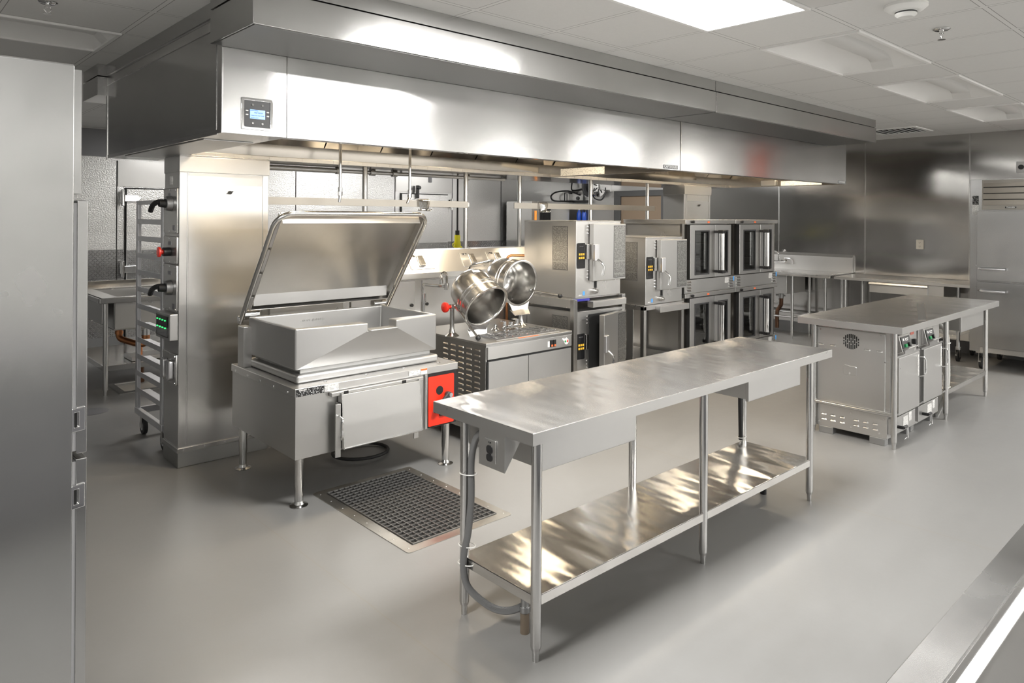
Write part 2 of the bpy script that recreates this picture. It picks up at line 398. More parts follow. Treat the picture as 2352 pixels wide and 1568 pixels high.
# diamond-plate wainscot, smooth header band and panel joints of the cold-room front
trim(MB().box(XL, XR, YB-.006, YB, .14, 1.235), 'diamond', org=(0, YB, 0))
trim(MB().box(XL, XR-.01, YB-.02, YB, 2.40, 2.74), 'greyplate')
for x in (.6, 2.40, 4.80, 6.545, 7.74, 8.90):
    trim(MB().box(x-.004, x+.004, YB-.008, YB, .14, 2.36), 'gap')
trim(MB().box(2.41, 3.75, YB-.010, YB, 2.035, 2.36), 'plain'); trim(MB().box(6.56, 7.73, YB-.010, YB, 2.085, 2.40), 'plain')

def cold_door(n, x0, x1, ztop, hinge_x, d):
    dr = struct(MB().box(x0, x1, YB-.045, YB-.006, .02, ztop).build('door_%d' % n, 'embossed', bevel=.004, org=((x0+x1)/2, YB, 0)))
    MB().frame_prism([(x0-.012, 0), (x1+.012, 0), (x1+.012, ztop+.014), (x0-.012, ztop+.014)], [(x0, 0.01), (x1, 0.01), (x1, ztop), (x0, ztop)], 'y', YB-.02, YB-.004).build('door_gasket', 'gap', dr)
    MB().box(x0+.01, x1-.01, YB-.05, YB-.045, .12, 1.225).build('kick_plate', 'diamond', dr)
    for z in (1.885, .985):
        h = MB().box(hinge_x-.03*d, hinge_x-.075*d, YB-.07, YB-.01, z-.06, z+.09)
        h.cyl((hinge_x-.05*d, YB-.085, z-.10), (hinge_x-.05*d, YB-.085, z+.11), .022)
        pl = [(hinge_x-.03*d, z-.045), (hinge_x+.12*d, z-.045), (hinge_x+.17*d, z), (hinge_x+.12*d, z+.045), (hinge_x-.03*d, z+.045)]
        h.prism(pl, 'y', YB-.085, YB-.045).build('hinge', 'chrome', dr, bevel=.008)
    return dr
cold_door(1, 2.50, 3.60, 2.005, 2.50, 1)
d2 = cold_door(2, 6.66, 7.62, 2.05, 7.62, -1)
hd = MB().box(6.93, 6.97, YB-.10, YB-.045, 1.98, 2.2); hd.cyl((6.95, YB-.07, 2.16), (6.95, YB-.14, 2.16), .03)
hd.build('closer', 'black', d2, bevel=.006)
tag(MB().box(7.22, 7.28, YB-.03, YB, 2.26, 2.36).build('light_switch', 'greyplate', bevel=.006), 'small grey switch plate on the plain panel above the right cold-room door', 'switch')

# brown door on the far end of the right wall
bd = struct(MB().box(XR-.03, XR, 7.30, 8.19, .01, 2.06).build('door_3', 'doorbrown', bevel=.003, org=(XR, 7.7, 0)))
MB().frame_prism([(7.19, 0), (8.34, 0), (8.34, 2.16), (7.19, 2.16)], [(7.30, -.001), (8.19, -.001), (8.19, 2.06), (7.30, 2.06)], 'x', XR-.055, XR).build('door_frame', 'frame_dark', bd, bevel=.004)
MB().cyl((XR-.03, 8.10, 1.0), (XR-.08, 8.10, 1.0), .012).cyl((XR-.08, 8.10, 1.0), (XR-.08, 7.98, 1.0), .01).build('door_handle', 'chrome', bd)

# ------------------------------------------------------------------ ceiling fixtures
def troffer(x, y, lit, label, grp):
    t = thing('ceiling_light', label, 'light', (x, y, ZC), grp)
    L_, W_ = 1.2192, .6096; z = ZC
    MB().frame_prism([(x, y), (x+L_, y), (x+L_, y+W_), (x, y+W_)], [(x+.022, y+.022), (x+L_-.022, y+.022), (x+L_-.022, y+W_-.022), (x+.022, y+W_-.022)], 'z', z-.012, z).build('frame', 'fixture', t)
    if lit:
        MB().box(x+.022, x+L_-.022, y+.022, y+W_-.022, z-.008, z-.002).build('diffuser', 'lamp_on', t)
        return t
    # unlit: recessed, two curved side reflectors rising to a half-round centre basket
    HOLES.append((round((x-TX)/TS), round((y-TY)/TS)))
    n = 8; a, b, c0 = x+.022, x+L_-.022, y+W_/2; hw = W_/2-.022
    for s in (-1, 1):
        p = [(c0+s*(.07+(hw-.07)*i/n), z+.085*math.cos(math.pi/2*i/n)**.8) for i in range(n+1)]
        vs = []; fs = []
        for xx, k in ((a, 0.), (a+.05, .55), (a+.11, .86), (a+.18, 1.), (b-.18, 1.), (b-.11, .86), (b-.05, .55), (b, 0.)): vs += [(xx, u, z+(w-z)*k) for u, w in p]
        for r_ in range(7): fs += [(r_*(n+1)+i, r_*(n+1)+i+1, (r_+1)*(n+1)+i+1, (r_+1)*(n+1)+i) for i in range(n)]
        MB().poly(vs, fs).build('reflector', 'fixture', t)
    vs = []; fs = []
    for xx, k in ((a, 0.), (a+.05, .55), (a+.11, .86), (a+.18, 1.), (b-.18, 1.), (b-.11, .86), (b-.05, .55), (b, 0.)): vs += [(xx, c0+.071*math.cos(R(180+180*i/n)), z+.085*k+.045*max(0, k-.5)*2*math.sin(R(180+180*i/n))) for i in range(n+1)]
    for r_ in range(7): fs += [(r_*(n+1)+i, r_*(n+1)+i+1, (r_+1)*(n+1)+i+1, (r_+1)*(n+1)+i) for i in range(n)]
    MB().poly(vs, fs).build('centre_basket', 'basket', t)
    MB().box(a-.01, b+.01, c0-.09, c0+.09, z+.092, z+.095).build('housing', 'fixture', t)
    for e0, e1 in ((a-.003, a), (b, b+.003)): MB().box(e0, e1, c0-.09, c0+.09, z+.004, z+.09).build('end_cap', 'fixture', t)
    return t
M['basket'] = mat('frosted_basket', (.62, .615, .60), .5)
M['lamp_on'] = mat('lit_diffuser', (.9, .9, .88), .5, emit=(1, .985, .955), es=7.)
lit_pos = [(TX-3*TS, TY-TS)]
troffer(TX-3*TS, TY-TS, True, 'brightly lit white ceiling panel light above the front of the hood', None)
troffer(TX, TY-TS, False, 'unlit recessed ceiling light nearest the lit panel, right of the hood', None)
troffer(TX+3*TS, TY-TS, False, 'unlit recessed ceiling light in the middle of the row of three', None)
troffer(TX+6*TS, TY-TS, False, 'unlit recessed ceiling light farthest along the row by the right wall', None)
troffer(TX-7*TS, TY+4*TS, False, 'unlit recessed ceiling light left of the hood end panel', None)
# extra lit panels added out of view all round to even the light
for x, y in ((TX-1*TS, TY-9*TS), (TX+3*TS, TY-9*TS), (TX+7*TS, TY-9*TS), (TX-10*TS, TY-9*TS), (TX+7*TS, TY-5*TS), (TX-9*TS, TY-1*TS), (TX-2*TS, TY+9*TS), (TX+2*TS, TY+9*TS), (TX+6*TS, TY+8*TS)):
    lit_pos.append((x, y))
    troffer(x, y, True, 'lit ceiling panel light added outside the view to even the light', 'added ceiling lights outside the view')
for x, y in lit_pos:
    l = bpy.data.lights.new('panel_lamp', 'AREA'); l.shape = 'RECTANGLE'; l.size = 1.16; l.size_y = .55; l.color = (1, .985, .955)
    l.energy = 130 if y < 4 else (34 if x < 4 else 75)
    o = bpy.data.objects.new('panel_lamp', l); COL.objects.link(o); o.location = (x+TS, y+TS/2, ZC-.016)

mb = MB()
i0, i1, j0, j1 = int((XL-TX)/TS)-1, int((XR-TX)/TS)+1, int((YF-TY)/TS)-1, int((YB-TY)/TS)+1
holes = {(i+d, j) for i, j in HOLES for d in (0, 1)}
for i in range(i0, i1+1):
    for j in range(j0, j1+1):
        if (i, j) not in holes: mb.face([(TX+i*TS, TY+j*TS, ZC), (TX+i*TS, TY+(j+1)*TS, ZC), (TX+(i+1)*TS, TY+(j+1)*TS, ZC), (TX+(i+1)*TS, TY+j*TS, ZC)])
bmesh.ops.remove_doubles(mb.bm, verts=mb.bm.verts, dist=.001)
mb.box(XL-.1, XR+.1, YF-.1, YB+.1, ZC+.14, ZC+.2)
struct(mb.build('ceiling', 'ceiling', org=(0, 0, 0)))
# smoke detector, sprinklers, air grilles
t = thing('smoke_detector', 'round white smoke detector on the ceiling near the right edge', 'smoke detector', (3.881, 1.30, ZC))
MB().lathe([(0, 0), (.10, 0), (.10, -.012), (.078, -.03), (.062, -.034), (.0, -.034)], (3.881, 1.30, ZC)).build('base', 'white', t)
MB().lathe([(0, -.034), (.05, -.034), (.05, -.05), (.036, -.062), (0, -.062)], (3.881, 1.30, ZC)).build('sensor_head', 'white', t)
MB().lathe([(.0505, -.043), (.0505, -.036), (.046, -.036), (.046, -.043)], (3.881, 1.30, ZC)).build('sensor_slot', 'black', t)
def sprinkler(x, y, label):
    t = thing('fire_sprinkler', label, 'sprinkler', (x, y, ZC))
    MB().lathe([(0, 0), (.042, 0), (.045, -.006), (.036, -.012), (0, -.012)], (x, y, ZC)).build('escutcheon', 'chrome', t)
    b = MB().cyl((x, y, ZC-.012), (x, y, ZC-.03), .012)
    b.tube([(x-.013, y, ZC-.028), (x-.015, y, ZC-.045), (x, y, ZC-.062)], .003, 6).tube([(x+.013, y, ZC-.028), (x+.015, y, ZC-.045), (x, y, ZC-.062)], .003, 6)
    b.build('head', 'chrome', t)
    MB().lathe([(0, -.062), (.02, -.062), (.02, -.065), (0, -.065)], (x, y, ZC)).build('deflector', 'chrome', t)
sprinkler(4.498, 1.32, 'chrome fire sprinkler on the ceiling right of the hood, near the smoke detector')
sprinkler(.70, 4.25, 'dark chrome fire sprinkler on the ceiling left of the hood')
t = thing('air_diffuser', 'slotted white air diffuser in the ceiling above the right wall counter', 'air vent', (9.28, 3.25, ZC))
MB().frame_prism([(9.0, 2.9), (9.6, 2.9), (9.6, 3.5), (9.0, 3.5)], [(9.05, 2.95), (9.55, 2.95), (9.55, 3.45), (9.05, 3.45)], 'z', ZC-.012, ZC).build('frame', 'white', t)
MB().box(9.05, 9.55, 2.95, 3.45, ZC-.003, ZC-.001).build('duct_opening', 'gap', t)
mb = MB()
for i in range(8): mb.obox(Matrix.Translation((9.3, 2.98+i*.063, ZC-.008)) @ Matrix.Rotation(R(35), 4, 'X'), .25, .022, .002)
mb.each('louvre_blade', 'white', t)
t = thing('return_grille', 'perforated grey return air grille beside the lit ceiling panel', 'air vent', (TX-1.5*TS, TY-1.5*TS, ZC))
MB().box(TX-2*TS+.015, TX-TS-.015, TY-2*TS+.015, TY-TS-.015, ZC-.006, ZC-.001).build('perforated_face', 'perf', t)
# ================================================================== exhaust hoods
HY, HB, HZ = 3.538, 5.75, 2.085
def hood(x0, x1, px0, px1, label, cab):
    t = thing('exhaust_hood', label, 'exhaust hood', (x0, HB, HZ))
    xi = x0 + (.332 if cab else .012)
    MB().box(xi, x1, HY, HY+.014, HZ, 2.66).build('front_panel', 'hood', t, bevel=.002)
    MB().box(xi, x1, HY+.014, HY+.06, HZ, HZ+.01).build('front_lip', 'hood_dark', t)
    if cab:
        MB().box(x0, x0+.33, HY, HB, HZ, 2.66).build('utility_cabinet', 'hood', t, bevel=.002)
        MB().box(x0-.004, x0, HY+.08, HB-.03, HZ+.02, 2.60).build('end_panel', 'hood', t)
        mb = MB().box(x0-.006, x0, HY, HY+.06, HZ, 2.66).box(x0-.008, x0, HB-.03, HB, HZ-.012, 2.66)
        mb.box(x0-.006, x0, HY+.06, HB-.03, HZ-.004, HZ+.02); mb.box(x0-.005, x0, HY+.06, HB-.03, 2.61, 2.66)
        mb.build('end_trim', 'edge', t)
        MB().box(x0+.03, x0+.30, HY+.35, HB-.35, HZ-.006, HZ).build('access_cover', 'plain', t, bevel=.002)
    else:
        MB().box(x0, x0+.012, HY, HB, HZ, 2.66).build('end_panel', 'hood_dark', t)
    MB().box(x1-.012, x1, HY+.014, HB, HZ, 2.66).build('end_panel', 'hood_dark', t, bevel=.001)
    MB().box(xi, x1-.012, HY+.014, HB, 2.645, 2.66).build('top_panel', 'hood_dark', t)
    # rear gutter box, filter bank
    MB().prism([(5.10, HZ+.035), (5.10, 2.26), (5.22, 2.26), (5.22, 2.645), (HB, 2.645), (HB, HZ)] + [(5.11, HZ)], 'x', xi, x1-.012).build('rear_plenum', 'hood_dark', t)
    mb = MB().box(xi, x1-.012, 5.075, 5.11, HZ, HZ+.028)
    n = int((x1-xi)/.13)
    for i in range(n): mb.box(xi+.06+i*.13, xi+.064+i*.13, 5.073, 5.076, HZ+.002, HZ+.026)
    mb.build('drip_gutter', 'plain', t)
    mb = MB(); nf = int((x1-xi)/.5); w = (x1-.02-xi)/nf
    for i in range(nf):
        a, b = xi+i*w+.006, xi+(i+1)*w-.006
        M4 = Matrix.Translation(((a+b)/2, 4.92, 2.40)) @ Matrix.Rotation(R(-50), 4, 'X')
        f = MB().box(-(b-a)/2, (b-a)/2, -.24, .24, -.02, .0)
        f.xf(M4); mb.add(f)
    mb.build('grease_filters', 'hood_dark', t)
    # perimeter supply plenum in front, sealed to the ceiling
    MB().box(px0, px1-.003, 3.027, HY-.001, 2.512, 2.668).build('supply_plenum', 'hood', t, bevel=.002)
    MB().box(px0, px1-.003, 3.033, HY-.001, 2.676, ZC-.001).build('ceiling_closure', 'hood', t)
    MB().box(px0+.012, px1-.012, 3.04, HY-.01, 2.509, 2.512).build('perforated_outlet', 'perf_steel', t)
    MB().box(x0+.01, x1-.01, 3.6, HB-.01, 2.66, ZC-.001).build('upper_closure', 'hood_dark', t)
    return t
h1 = hood(1.315, 5.215, 1.252, 4.949, 'long stainless exhaust hood with the display panel, left of the joint', True)
h2 = hood(5.222, 8.633, 4.952, 8.17, 'shorter stainless exhaust hood right of the joint, above the ovens', False)
MB().box(1.252, 8.17, HB+.002, 6.2, 2.535, 2.668).build('rear_supply_plenum', 'hood', h1, bevel=.002)
MB().box(1.252, 8.17, HB+.002, 6.19, 2.676, ZC-.001).build('rear_closure', 'hood', h1)
MB().box(1.309, 1.315, HY, HB, 2.678, ZC-.001).box(1.315, 1.33, HY, HB, 2.665, ZC-.001).build('end_closure', 'hood', h1)
# display panel on the utility cabinet
y = HY
cp = MB().frame_prism(rrect(1.405, 1.568, 2.112, 2.272, .005, 2), rrect(1.419, 1.554, 2.126, 2.258, .003, 2), 'y', y-.008, y).build('control_panel', 'chrome', h1, bevel=.003)
MB().box(1.419, 1.554, y-.004, y, 2.126, 2.258).build('fascia', 'panelgrey', cp)
sc_ = MB().box(1.449, 1.527, y-.006, y-.003, 2.168, 2.214).build('screen', 'screen', cp)
mb = MB()
for x, z in ((1.433, 2.206), (1.433, 2.186), (1.541, 2.206), (1.541, 2.186)): mb.box(x-.007, x+.007, y-.008, y-.004, z-.0035, z+.0035)
mb.each('button', 'lightink', cp, bevel=.002)
mb = MB()
for x, z in ((1.463, 2.238), (1.513, 2.238), (1.463, 2.145), (1.513, 2.145)): mb.cyl((x, y-.007, z), (x, y-.003, z), .0055)
mb.each('screw', 'chrome', cp)
for s, z, sz, dx in (('MAIN MENU', 2.209, .0075, -.018), ('PREP MODE', 2.198, .0085, .004), ('FANS ON DUE TEMP', 2.184, .0075, .0), ('HOOD LIGHT', 2.1725, .0065, -.016)):
    text(s, sz, (1.488+dx, y-.0064, z), (1, 0, 0), (0, 0, 1), 'screentext', cp)
for x0, x1, z0, z1, h, sz in ((4.972, 5.180, 2.094, 2.126, h1, .033), (8.405, 8.615, 2.094, 2.124, h2, .031)):
    bd = MB().box(x0, x1, HY-.003, HY, z0, z1).build('name_plate', 'greyplate', h, bevel=.001)
    text('CAPTIVEAIRE', sz, ((x0+x1)/2, HY-.0034, (z0+z1)/2), (1, 0, 0), (0, 0, 1), 'lightink', bd, bold=.0006)
# lamps, notices on the inner end walls
M['hoodlamp'] = mat('hood_lamp_glass', (.9, .88, .8), .3, emit=(1, .82, .58), es=14.)
def hood_lamp(h, x):
    MB().frame_prism(rrect(x-.17, x+.17, 3.98, 4.24, .03), rrect(x-.14, x+.14, 4.01, 4.21, .02), 'z', 2.605, 2.645).build('lamp_housing', 'plain', h)
    MB().box(x-.14, x+.14, 4.01, 4.21, 2.62, 2.635).build('lamp_lens', 'hoodlamp', h)
    l = bpy.data.lights.new('hood_lamp', 'AREA'); l.shape = 'RECTANGLE'; l.size = .27; l.size_y = .19; l.color = (1, .83, .60); l.energy = 16
    o = bpy.data.objects.new('hood_lamp', l); COL.objects.link(o); o.location = (x, 4.11, 2.60)
for x in (2.15, 3.35, 4.55): hood_lamp(h1, x)
for x in (5.75, 6.9, 8.0): hood_lamp(h2, x)
MB().box(5.215-.016, 5.215-.012, 4.373, 4.94, 2.092, 2.163).build('notice_sheet', 'print_paper', h1)
MB().box(8.633-.016, 8.633-.012, 3.82, 4.34, 2.092, 2.15).build('notice_sheet', 'print_paper', h2)
MB().prism(rrect(4.40, 4.60, 2.095, 2.165, .012), 'x', 8.633-.045, 8.633-.012).build('switch_box', 'plain', h2, bevel=.006)
# conduit run clipped under the rear of the first hood
pc = MB().cyl((1.9, 5.45, 2.06), (3.0, 5.45, 2.06), .022).cyl((3.0, 5.45, 2.06), (4.9, 5.45, 2.06), .016)
for x in (2.2, 3.0, 3.33, 3.56, 4.4): pc.cyl((x-.025, 5.45, 2.06), (x+.025, 5.45, 2.06), .027)
pc.build('fire_suppression_pipe', 'galv', h1)
# two drop nozzles hanging from the hood
def nozzle(x, y, zt, lab, tilt):
    t = thing('suppression_nozzle', lab, 'nozzle', (x, y, 1.79))
    MB().cyl((x, y, 1.865), (x, y, 2.646), .0105).build('drop_pipe', 'chrome', t)
    MB().cyl((x, y, 1.84), (x, y, 1.872), .015).cyl((x, y, 1.815), (x, y, 1.842), .0165, seg=6).build('fitting', 'chrome', t, bevel=.002)
    MB().cyl((x, y, 1.818), (x+tilt[0], y+tilt[1], 1.772), .011, .009).build('nozzle_tip', 'chrome', t)
nozzle(2.40, 4.335, 2.6, 'chrome drop pipe with nozzle under the hood, left one above the raised lid', (-.006, 0))
nozzle(2.965, 4.335, 2.6, 'chrome drop pipe with nozzle under the hood, right one above the raised lid', (-.022, 0))
# ================================================================== utility distribution chase (two piers + raceway)
PF, PB = 4.96, 5.265
ch = thing('utility_chase', 'stainless utility wall with two tall end piers behind the cooking line', 'utility wall', (1.563, PB, 0))
def pier(x0, x1, name):
    p = MB().box(x0, x1, PF, PB, .13, 2.083).build(name, 'steel', ch, bevel=.003)
    MB().box(x0-.004, x1+.004, PF-.012, PB+.004, 1.965, 2.07).build('cap_band', 'steel_h', p, bevel=.002)
    w = x1-x0
    MB().box(x0+.058, x1-.048, PF-.004, PF, 1.885, 1.962).build('upper_panel', 'steel_h', p)
    MB().box(x0+.058, x1-.048, PF-.004, PF, .148, 1.878).build('access_panel', 'steel', p)
    mb = MB()
    for a in (x0+.052, x1-.042): mb.box(a-.002, a+.004, PF-.006, PF, .148, 1.962)
    mb.box(x0+.058, x1-.048, PF-.001, PF-.0004, 1.877, 1.886)
    mb.each('panel_gap', 'edge', p)
    lk = MB().cyl((x0+.34*w*1.6, PF-.014, 1.835), (x0+.34*w*1.6, PF-.003, 1.835), .0125)
    lk.obox(Matrix.Translation((x0+.34*w*1.6, PF-.016, 1.835)) @ Matrix.Rotation(R(-25), 4, 'Y'), .02, .003, .004)
    lk.build('latch_knob', 'black', p)
    MB().box(x0-.002, x1+.002, PF-.004, PB, 0, .10).build('curb', 'cove_steel', p, bevel=.004)
    MB().box(x0-.008, x1+.006, PF-.012, PB, .10, .132).build('curb_flashing', 'edge', p, bevel=.003)
    mb = MB()
    for i in range(5): mb.cyl((x0+.03+i*(w-.06)/4, PF-.015, .118), (x0+.03+i*(w-.06)/4, PF-.011, .118), .006, seg=8)
    mb.each('rivet', 'chrome', p)
    return p
M['cove_steel'] = steel('curb_galvanised', col=(.40, .40, .39), rough=.42, grain='N', dirt=.05)
pl = pier(1.563, 2.172, 'left_pier'); pier(7.40, 7.985, 'right_pier')
X0 = 1.563
# control plates on the end of the left pier
def plate(z0, z1, nm, y0=4.975, y1=5.25):
    q = MB().prism(rrect(y0, y1, z0, z1, .006, 2), 'x', X0-.012, X0).build(nm, 'steel_h', ch, bevel=.004)
    mb = MB()
    for y in (y0+.015, (y0+y1)/2, y1-.015):
        for z in (z0+.014, z1-.014): mb.cyl((X0-.016, y, z), (X0-.011, y, z), .006, seg=8)
    mb.each('screw', 'chrome', q)
    return q
def rotary(z):
    q = MB().cyl((X0-.012, 5.085, z), (X0-.05, 5.085, z), .052, .046, 24)
    q = q.build('rotary_disconnect', 'galv', ch, bevel=.003)
    b = MB().tube(smooth_path([(X0-.04, 5.085, z+.01), (X0-.085, 5.10, z+.012), (X0-.105, 5.16, z-.01), (X0-.105, 5.215, z-.05)]), .017, 10)
    b.cyl((X0-.045, 5.085, z), (X0-.09, 5.085, z), .03, .024)
    b.build('switch_handle', 'black', q)
a = plate(1.555, 1.86, 'switch_plate'); rotary(1.755)
MB().box(X0-.0145, X0-.0115, 5.09, 5.15, 1.80, 1.825).box(X0-.0145, X0-.0115, 5.01, 5.05, 1.575, 1.61).each('tag_plate', 'greyplate', a)
a = plate(1.35, 1.535, 'emergency_plate')
MB().box(X0-.0145, X0-.0115, 5.08, 5.14, 1.475, 1.50).build('tag_plate', 'greyplate', a)
e = MB().cyl((X0-.012, 5.10, 1.43), (X0-.06, 5.10, 1.43), .03).build('emergency_stop', 'black', ch, bevel=.003)
MB().cyl((X0-.055, 5.10, 1.43), (X0-.075, 5.10, 1.43), .016).lathe([(0, -.095), (.034, -.09), (.034, -.078), (.018, -.07)], (X0, 5.10, 1.43), (1, 0, 0), 20).build('stop_button', 'redknob', e)
a = plate(1.035, 1.345, 'switch_plate'); rotary(1.19)
MB().box(X0-.0145, X0-.0115, 5.08, 5.14, 1.275, 1.30).box(X0-.0145, X0-.0115, 5.0, 5.05, 1.05, 1.085).each('tag_plate', 'greyplate', a)
bx = MB().box(X0-.055, X0, 4.965, 5.26, .845, 1.022).build('indicator_box', 'plain', ch, bevel=.006)
MB().box(X0-.060, X0-.055, 5.0, 5.235, .865, 1.005).build('clear_cover', 'lens', bx)
MB().box(X0-.0585, X0-.0555, 5.01, 5.225, .87, .93).build('cover_label', 'alu', bx)
for z in (.975, .925):
    for k in range(4): MB().box(X0-.065, X0-.060, 5.035+k*.055, 5.047+k*.055, z-.0035, z+.0035).build('indicator_lamp', 'greenlamp', bx)
a = plate(.545, .75, 'receptacle_plate')
for y in (5.05, 5.17):
    MB().prism(rrect(y-.035, y+.035, .575, .71, .02), 'x', X0-.045, X0-.012).build('receptacle_cover', 'alu', a, bevel=.01)
MB().box(X0-.004, X0, 5.10, 5.15, 1.885, 1.94).build('rating_plate', 'print_tag', ch)
# raceway between the piers
MB().box(2.172, 7.40, PF+.02, PB, .13, 1.155).build('raceway_cabinet', 'steel', ch)
MB().box(2.172, 7.40, PF+.02, PB, 0, .13).build('raceway_curb', 'cove_steel', ch)
MB().box(2.172, 7.40, PF-.035, PB, 1.155, 1.20).build('raceway_ledge', 'steel_h', ch, bevel=.002)
MB().prism([(PF-.035, 1.20), (PF+.085, 1.385), (PB, 1.385), (PB, 1.20)], 'x', 2.172, 7.40).build('sloped_raceway', 'steel_h', ch, bevel=.002)
doors = [(2.19, 2.78), (2.85, 3.455), (3.535, 4.12), (4.14, 4.75), (4.83, 5.42), (5.44, 6.05), (6.13, 6.72), (6.74, 7.36)]
for i, (a, b) in enumerate(doors):
    d = MB().box(a, b, PF+.004, PF+.02, .15, 1.135).build('cabinet_door', 'plain', ch, bevel=.002)
    kx = b-.035 if i % 2 else a+.04
    MB().cyl((kx, PF-.008, .932), (kx, PF+.004, .932), .014).build('knob', 'black', d)
sl = math.atan2(.185, .12)
for cx in (2.45, 2.75, 3.527, 4.09, 4.40, 5.2, 5.9, 6.6):
    M4 = Matrix.Translation((cx, PF+.025, 1.2925)) @ Matrix.Rotation(sl, 4, 'X')       # local x along, y up the slope, z out
    q = MB().prism(rrect(-.125, .125, -.075, .075, .012, 3), 'z', 0, .006); q.xf(M4); q = q.build('breaker_plate', 'steel_h', ch, bevel=.002)
    r_ = MB().box(-.035, .035, -.05, .055, .004, .012).prism([(-.05, .035), (-.05, .012), (.05, .012), (.05, .02)], 'x', -.022, .022); r_.xf(M4); r_.build('breaker_lever', 'edge', q, bevel=.004)
    g = MB().box(-.10, -.045, .045, .062, .006, .008); g.xf(M4); g.build('circuit_tag', 'print_black', q)

# ================================================================== pot rack on posts over the raceway, with its hooks
pr = thing('pot_rack', 'long flat-bar pot rack carried on round posts above the utility wall', 'pot rack', (3.06, 5.12, 1.385))
for x in (3.06, 4.12, 4.80, 5.86, 6.88):
    MB().cyl((x, 5.12, 1.385), (x, 5.12, 2.083), .021).cyl((x, 5.12, 1.385), (x, 5.12, 1.39), .05).build('post', 'tube', pr)
for x0, x1 in ((2.176, 4.12), (4.70, 6.98)):
    MB().box(x0, x1, 5.085, 5.091, 1.76, 1.817).build('rail', 'railsteel', pr, bevel=.001)
mb = MB()
for x in (4.12, 4.80, 5.86, 6.88, 3.06): mb.box(x-.02, x+.02, 5.091, 5.11, 1.77, 1.807)
mb.each('rail_clamp', 'plain', pr)
def pot_hook(x, ang, label, grp, up=.012):
    """one double pot hook: top curl over the bar, straight shank, open lower curl swung sideways"""
    t = MB(); s, c = math.sin(R(ang)), math.cos(R(ang))
    pts = [(x, 5.10, 1.80), (x, 5.10, 1.822), (x, 5.088, 1.829), (x, 5.075, 1.82), (x+.002, 5.07, 1.80), (x-.25*(x-xc), 5.068, 1.74)]
    bx_ = x-.25*(x-xc)
    pts += [(bx_+s*.012, 5.068-c*.012, 1.728), (bx_+s*.034, 5.068-c*.034, 1.728), (bx_+s*.048, 5.068-c*.048, 1.742)]
    o = t.tube(smooth_path(pts, 4), .0032, 6).build('pot_hook', 'chrome', org=(x, 5.088, 1.829))
    return tag(o, label, 'hook', grp)
for xc, lab, grp in ((3.62, 'steel pot hook bunched with others on the left pot-rack rail, above the pan lid', 'pot hooks bunched on the left rail'), (5.09, 'steel pot hook bunched with others on the right pot-rack rail, above the steamer', 'pot hooks bunched on the right rail')):
    for i in range(10): pot_hook(xc-.055+i*.0122, -80+i*17, lab, grp)
# ================================================================== tilting braising pan
bp_ = thing('braising_pan', 'large tilting braising pan with its lid raised and a red control panel', 'braising pan', (2.41, 4.27, 0))
bx0, bx1, by0, by1 = 1.827, 3.0, 3.80, 4.74
MB().box(bx0+.006, bx1-.006, by0+.008, by1-.004, .285, .648).build('base_cabinet', 'plain', bp_, bevel=.003)
MB().box(bx0, bx1, by0, by1, .645, .692).build('deck', 'steel_h', bp_, bevel=.003)
mb = MB()
for i in range(5): mb.cyl((bx0-.003, 3.9+i*.19, .66), (bx0, 3.9+i*.19, .66), .008, seg=10)
for i in range(4): mb.sphere((2.05+i*.28, 3.87, .692), .011, 8, (1, 1, .5))
mb.each('deck_screw', 'chrome', bp_)
for x, y in ((1.885, 3.862), (2.945, 3.862), (1.885, 4.68), (2.945, 4.68)):
    MB().cyl((x, y, .115), (x, y, .29), .027).cyl((x, y, .03), (x, y, .117), .0245).lathe([(0, 0), (.05, 0), (.052, .005), (.03, .012), (.022, .03), (0, .03)], (x, y, 0)).build('leg', 'tube', bp_)
MB().box(1.887, 2.915, 3.905, 4.63, .692, .742).build('plinth', 'satin', bp_, bevel=.016, seg=3)
MB().box(1.93, 2.88, 3.955, 4.60, .74, .772).build('vessel_foot', 'satin', bp_, bevel=.006)
# vessel: outer walls with the faceted pouring front, inner basin
vx0, vx1, vy0, vy1, vz0, vz1 = 1.888, 2.915, 3.93, 4.61, .768, 1.012
s0, s1, sy, sz = 2.345, 2.55, 3.868, .985
O = [(vx0, vy0, vz0), (vx1, vy0, vz0), (vx1, vy1, vz0), (vx0, vy1, vz0), (vx0, vy0, vz1), (vx1, vy0, vz1), (vx1, vy1, vz1), (vx0, vy1, vz1), (s0, sy, vz1), (s1, sy, vz1), (s0, sy, sz-.02), (s1, sy, sz-.02)]
w = .028
I = [(vx0+w, vy0+w+.01, vz1), (vx1-w, vy0+w+.01, vz1), (vx1-w, vy1-w, vz1), (vx0+w, vy1-w, vz1), (vx0+w+.01, vy0+w+.02, vz0+.02), (vx1-w-.01, vy0+w+.02, vz0+.02), (vx1-w-.01, vy1-w, vz0+.02), (vx0+w+.01, vy1-w, vz0+.02), (s0, vy0+w+.01, vz1), (s1, vy0+w+.01, vz1), (s0, vy0+w+.01, sz-.02), (s1, vy0+w+.01, sz-.02)]
n = len(O)
F = [(0, 3, 2, 1), (0, 4, 7, 3), (1, 2, 6, 5), (2, 3, 7, 6), (0, 8, 4), (0, 10, 8), (1, 5, 9), (1, 9, 11), (0, 1, 11, 10)]
i = lambda k: n+k
F += [(7, 4, i(0), i(3)), (6, 7, i(3), i(2)), (5, 6, i(2), i(1)), (4, 8, i(8), i(0)), (9, 5, i(1), i(9)), (8, 10, i(10), i(8)), (11, 9, i(9), i(11)), (10, 11, i(11), i(10))]
F += [(i(0), i(4), i(7), i(3)), (i(3), i(7), i(6), i(2)), (i(2), i(6), i(5), i(1)), (i(4), i(5), i(6), i(7)), (i(0), i(8), i(4)), (i(8), i(10), i(4)), (i(10), i(11), i(5), i(4)), (i(11), i(9), i(5)), (i(9), i(1), i(5))]
